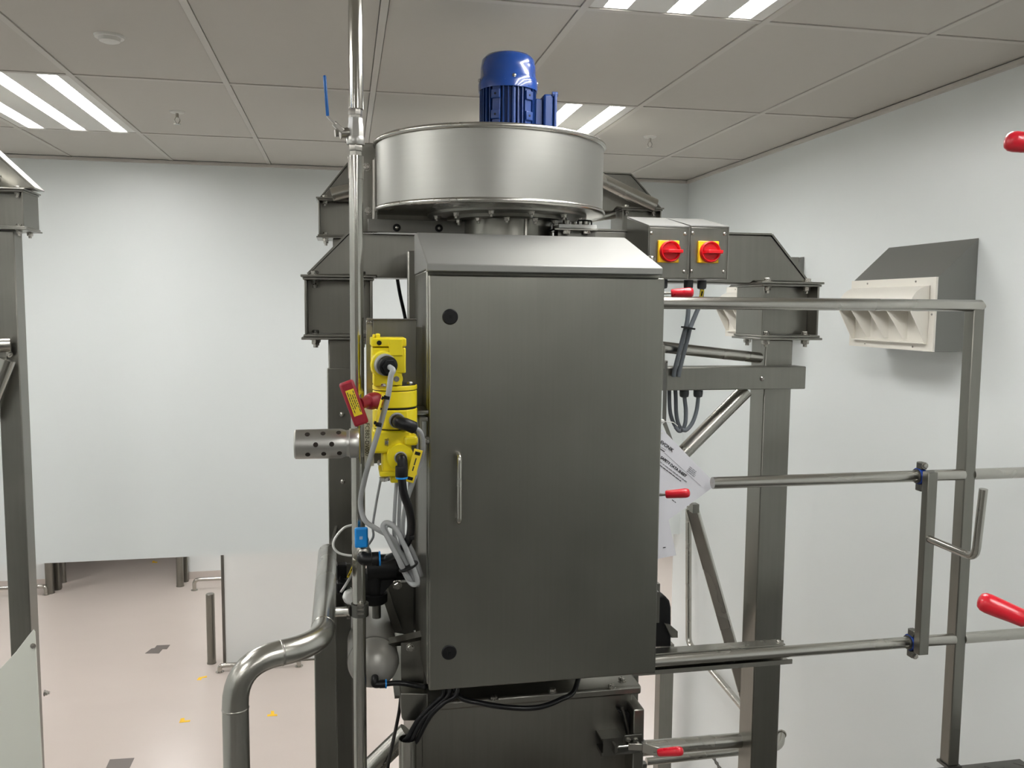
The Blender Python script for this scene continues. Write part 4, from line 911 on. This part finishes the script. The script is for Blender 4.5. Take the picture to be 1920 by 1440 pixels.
# hose hook clamped to the two lower rails
hx = A(1743, 950, YR-.06)
hk = thing('hose_hook', 'stainless hook bracket on a flat bar clamped to the guard railing', 'hook', V((hx.x, YR-.05, z3)))
B().box(A(1735, 1000, 2.295).x, A(1753, 1000, 2.295).x, 2.295, 2.323, A(1715, 1230, 2.295).z, A(1750, 886, 2.295).z).build('flat_bar', S_FRM, hk, .002)
for x, z in ((A(1724, 893, YR).x, z2), (A(1708, 1200, YR).x, z3)):
    B().lathe([(.020, -.010), (.0262, -.008), (.0262, .008), (.020, .010)], (x, YR, z), (1, 0, 0), 28).build('seal_ring', BLUESEAL, hk)
    b = B(); b.lathe([(.018, -.015), (.0225, -.014), (.0225, .014), (.018, .015)], (x, YR, z), (1, 0, 0), 28); b.build('pipe_clamp', S_DARK, hk)
    for s in (1, -1):
        B().box(x-.010, x+.010, YR-.022, YR+.006, min(z+s*.024, z+s*.046), max(z+s*.024, z+s*.046)).build('clamp_ear', S_DARK, hk, .003)
        fast(hk, (x, YR-.022, z+s*.037), (0, -1, 0), .017)
    B().box(x+.012, A(1745, 900, 2.3).x, 2.318, YR-.018, z-.014, z+.014).build('clamp_link', S_DARK, hk)
hp0 = A(1741, 1010, 2.3); hp1 = V((hp0.x+.002, 2.08, hp0.z)); hp2 = V((hp1.x+.01, 2.08, A(1845, 918, 2.08).z))
hp1 = A(1829, 1044, 2.09); hp1.z = hp0.z
hp2 = A(1844, 917, 2.07)
B().tube(rounded([hp0, hp1, hp2], .035, 8), .0118, 20, 0).build('hook_rod', S_TUBE, hk, 0, 60)
# red clamps
toggle_clamp((1301, 548), (1258, 550), 2.20, 2.22, .0135, 'red-handled toggle clamp just above the top rail beside the cabinet', (cx1+.004, 2.25, A(1250, 550, 2.22).z))
toggle_clamp((1294, 924), (1248, 927), 2.22, 2.25, .0135, 'red-handled toggle clamp in front of the hanging data sheets', (cx1+.004, 2.27, A(1246, 927, 2.25).z))
sp = V((1.06, .86, ZP))
t = thing('clamp_post', 'steel post just outside the right edge holding two red clamps', 'post', sp)
B().box(1.06, 1.11, .84, .89, ZP+.008, HC+.5).build('shaft', S_FRM, t, .003)
B().box(1.03, 1.14, .81, .92, ZP, ZP+.008).build('foot_plate', S_FRM, t)
a = A(1885, 265, .92); toggle_clamp((1884, 264), (1980, 272), .92, .9, .0125, 'red clamp grip poking in at the upper right edge', (1.056, .865, A(1985, 272, .88).z))
toggle_clamp((1834, 1124), (1925, 1162), .90, .87, .0125, 'big red clamp grip poking in at the lower right edge', (1.056, .865, A(1980, 1180, .86).z))

# ------------------------------------------------------------------ data sheets hanging behind the cabinet's right side
YS = 2.44
def sheet(pts, Y, label, group):
    q = [A(x, y, Y) for x, y in pts]
    t = thing('data_sheet', label, 'paper', q[0], group)
    B().prism(q, (0, .003, 0)).build('page', PAPER, t)
    return t, q
t1, q = sheet([(1242, 805), (1343, 909), (1200, 1014), (1108, 906)], 2.425, 'white safety data sheet hanging tilted behind the red clamp', 'hanging data sheets')
def on(x, y): return A(x, y, 2.4242)
def line(x0, y0, x1, y1, wd=.0012, ma=INKG):
    a, c = on(x0, y0), on(x1, y1); B().bar(a, c, wd, .0004, (0, 1, 0)).build('printed_line', ma, t1)
dr_ = on(1283, 893)-on(1237, 858); un = V((-dr_.z, 0, dr_.x)); un = un if un.z > 0 else -un
text('EVONIK', on(1238.5, 828), on(1252, 841)-on(1236, 829), un, .0140, INK, t1, bold=.0004)
text('SAFETY DATA SHEET', on(1239, 857), dr_, un, .0112, INK, t1, bold=.0004)
line(1234, 835, 1249, 844, .001); line(1234, 839, 1246, 847, .0025, INK)
line(1246, 849, 1314, 911, .0008)
smallprint(on(1234, 863), dr_, .118, .0040, INKG, t1)
smallprint(on(1236, 871), dr_, .090, .0034, INK, t1)
for k in range(4): smallprint(on(1293-1.8*k, 875+2.6*k), dr_, .028+.002*k, .0034, INKG, t1)
smallprint(on(1260, 937), dr_, .016, .0036, INK, t1)
t2, q = sheet([(1226, 862), (1233, 880), (1268, 1041), (1143, 1066), (1108, 890)], 2.412, 'second white data sheet hanging lower, its corner below the red clamp', 'hanging data sheets')
smallprint(A(1243, 1027, 2.4115), V((1, 0, .12)), .010, .0042, INK, t2)
t = thing('hanging_strap', 'narrow steel strap hanging at the right edge of the cabinet', 'strap', A(1249, 680, 2.43))
B().pb(1247.5, 678, 1250.5, 790, 2.43, .02).build('strap_web', S_DARK, t); B().pb(1243, 676, 1252, 680, 2.43, .02).build('strap_hook', S_BOLT, t)
B().prism([A(1243, 795, 2.45), A(1249, 790, 2.45), A(1262, 826, 2.45), A(1252, 818, 2.45)], (0, .002, 0)).build('strap_tail', S_FRM, t)
t, q = cable('zip_tie', 'white zip tie holding the data sheets to the strap', [(1234, 792, 2.42), (1241, 789, 2.415), (1250, 791, 2.42), (1262, 792, 2.43), (1271, 799, 2.44)], .0012, WHT, 'zip tie', n=6)
B().lathe([(.002, 0), (.006, .002), (.006, .008), (.002, .010)], A(1241, 789, 2.415), (0, -1, 0), 14).build('tie_head', WHT, t)
t, q = cable('zip_tie', 'white tie loop through the top corner of the data sheet', [(1241, 793, 2.42), (1237, 802, 2.42), (1237, 811, 2.42), (1243, 812, 2.42)], .0014, WHT, 'zip tie', n=6)
# black actuator at the housing's right side
t = thing('black_actuator', 'black round-topped actuator right of the cabinet above the lower rail', 'actuator', A(1246, 1210, 2.47))
q = A(1246, 1140, 2.47)
b = B(); b.prism([A(1222, 1214, 2.45), A(1222, 1125, 2.45), A(1236, 1117, 2.45), A(1247, 1117, 2.45), A(1256, 1127, 2.45), A(1259, 1140, 2.45), A(1259, 1214, 2.45)], (0, .07, 0)); b.build('body', BLK, t, .006)
B().pb(1226, 1095, 1237, 1168, 2.44, .02).build('mount_plate', S_FRM, t)
B().prism([A(1247, 1170, 2.43), A(1257, 1172, 2.43), A(1271, 1184, 2.43), A(1271, 1196, 2.43), A(1259, 1196, 2.43)], (0, .012, 0)).build('cover_bracket', S_FRM, t, .001)
B().box(.69, q.x-.02, 2.47, 2.5, q.z-.04, q.z+.0).build('arm', S_DARK, t)

# ------------------------------------------------------------------ wall vents on the right wall
XF = XW-.17
def vent(dy, label):
    y0, y1 = AX(1760, 518, XF).y+dy, AX(1601, 525, XF).y+dy
    zt_, zb_, zw = AX(1760, 519, XF).z, AX(1755, 660, XF).z, AX(1827, 447, XW).z
    t = thing('wall_vent', label, 'vent', V((XW, (y0+y1)/2, zb_)), 'wall vents on the right wall')
    B().prism([V((XW-.001, y0, zb_)), V((XF, y0, zb_)), V((XF, y0, zt_)), V((XW-.001, y0, zw))], (0, y1-y0, 0)).build('hood_box', S_HOOD, t, .002)
    m, xf = .03, XF-.010
    b = B()
    b.box(xf, XF-.0005, y0, y0+m, zb_, zt_); b.box(xf, XF-.0005, y1-m, y1, zb_, zt_); b.box(xf, XF-.0005, y0+m, y1-m, zb_, zb_+m*1.1); b.box(xf, XF-.0005, y0+m, y1-m, zt_-m*1.1, zt_)
    b.build('grille_frame', CREAM, t)
    for y in (y0+.12, y1-.12):
        for z in (zb_+m*.5, zt_-m*.5): fast(t, (xf, y, z), (-1, 0, 0), .009, MD, 'screw')
    for z in ((zt_+zb_)/2,): fast(t, (xf, y0+m*.5, z), (-1, 0, 0), .009, MD, 'screw')
    B().box(XF-.003, XF-.0006, y0+m, y1-m, zb_+m, zt_-m).build('back_plate', CREAM, t)
    a, c = zt_-m*1.1, zb_+m*1.1; hh = a-c; D = .085
    arc = [V((xf, 0, a))]+[V((xf-D*math.sin(PI/2*k/6), 0, a-.40*hh*(1-math.cos(PI/2*k/6)))) for k in range(1, 7)]
    sec = arc+[V((xf-.012, 0, c)), V((xf, 0, c))]
    def slab(y, th, nm, sh=0, s_=sec): 
        b = B(); b.poly([[V((p.x, y+sh*(xf-p.x), p.z)) for p in s_], [V((p.x, y+th+sh*(xf-p.x), p.z)) for p in s_]]); return b.build(nm, CREAM, t)
    Y0, Y1 = y0+m+.004, y1-m-.004
    slab(Y0, .004, 'cowl_cheek'); slab(Y1-.004, .004, 'cowl_cheek')
    b = B(); b.prism([V((p.x, Y0+.004, p.z)) for p in arc]+[V((p.x+.002, Y0+.004, p.z-.004)) for p in arc[::-1]], (0, Y1-Y0-.008, 0)); b.build('cowl_roof', CREAM, t, 0, 40)
    B().box(xf-.016, xf, Y0, Y1, c-.004, c).build('cowl_lip', CREAM, t)
    ins = [V((xf, 0, a-.012))]+[V((p.x+.006, 0, p.z-.008)) for p in arc[2:]]+[V((xf-.016, 0, c+.012)), V((xf, 0, c+.012))]
    for k in (1, 2, 3): slab(Y0+(Y1-Y0)*k/4, .003, 'louvre_vane', .35, ins)
    return t
vent(0, 'near grey wall vent with cream louvred grille above the guard railing')
k0 = AX(1577, 580, XF-.095).y; vent(AX(1344, 590, XF-.095).y-k0, 'farther wall vent half hidden behind the front right knee box')
# bent bumper tube along the right wall, chain below it
xb = XW-.08
pts = rounded([AX(1291, 955, xb), AX(1291, 1205, xb), AX(1402, 1338, xb)], .05)
t = thing('wall_rail', 'thin bent steel tube on the right wall behind the slanted brace', 'rail', pts[0])
B().tube(pts, .021, 14, 0).build('rail_tube', S_TUBE, t, 0, 60)
for q in (pts[0], pts[-1]): B().cyl(q+V((0, 0, -.03)), V((XW-.0005, q.y, q.z-.03)), .016, n=14).build('wall_bracket', S_TUBE, t)
yk = AX(1440, 1402, xb)
pts = rounded([AX(1120, 1436, XW-.42), A(1350, 1415, 2.95), A(1462, 1402, 2.95), A(1463, 1380, 2.98)], .03)
pts = rounded([A(1212, 1428, 2.95), A(1463, 1401, 2.95), A(1466, 1375, 3.02)], .04)
t = thing('low_rail', 'thin horizontal steel tube behind the right frame post near the bottom edge', 'rail', pts[0])
B().tube(pts, .0145, 14, 0).build('rail_tube', S_TUBE, t, 0, 60)
B().lathe([(.018, -.008), (.018, 0)], pts[-1], pts[-1]-pts[-2], 14).build('end_cap', S_TUBE, t)
B().bar(A(1440, 1404, 2.94), A(1440, 1404, 2.72), .02, .02, (0, 0, 1)).build('rail_arm', S_FRM, t)
q = AX(1336, 1418, XW-.03); q1 = AX(1354, 1448, XW-.03); d = (q1-q)/7
t = thing('chain', 'small steel chain hanging slanted on the right wall at the bottom edge', 'chain', q)
for k in range(8):
    c = q+d*k; e = d.normalized(); s = V((0, 0, 1)).cross(e).normalized() if k % 2 else e.cross(V((1, 0, 0))).normalized(); f = s
    B().tube([c+e*.018*math.cos(u)+f*.010*math.sin(u) for u in [2*PI*i/10 for i in range(11)]], .003, 6, 0).build('link', S_DARK, t)
fast(t, q+V((.03, 0, .01)), (-1, 0, 0), .02)
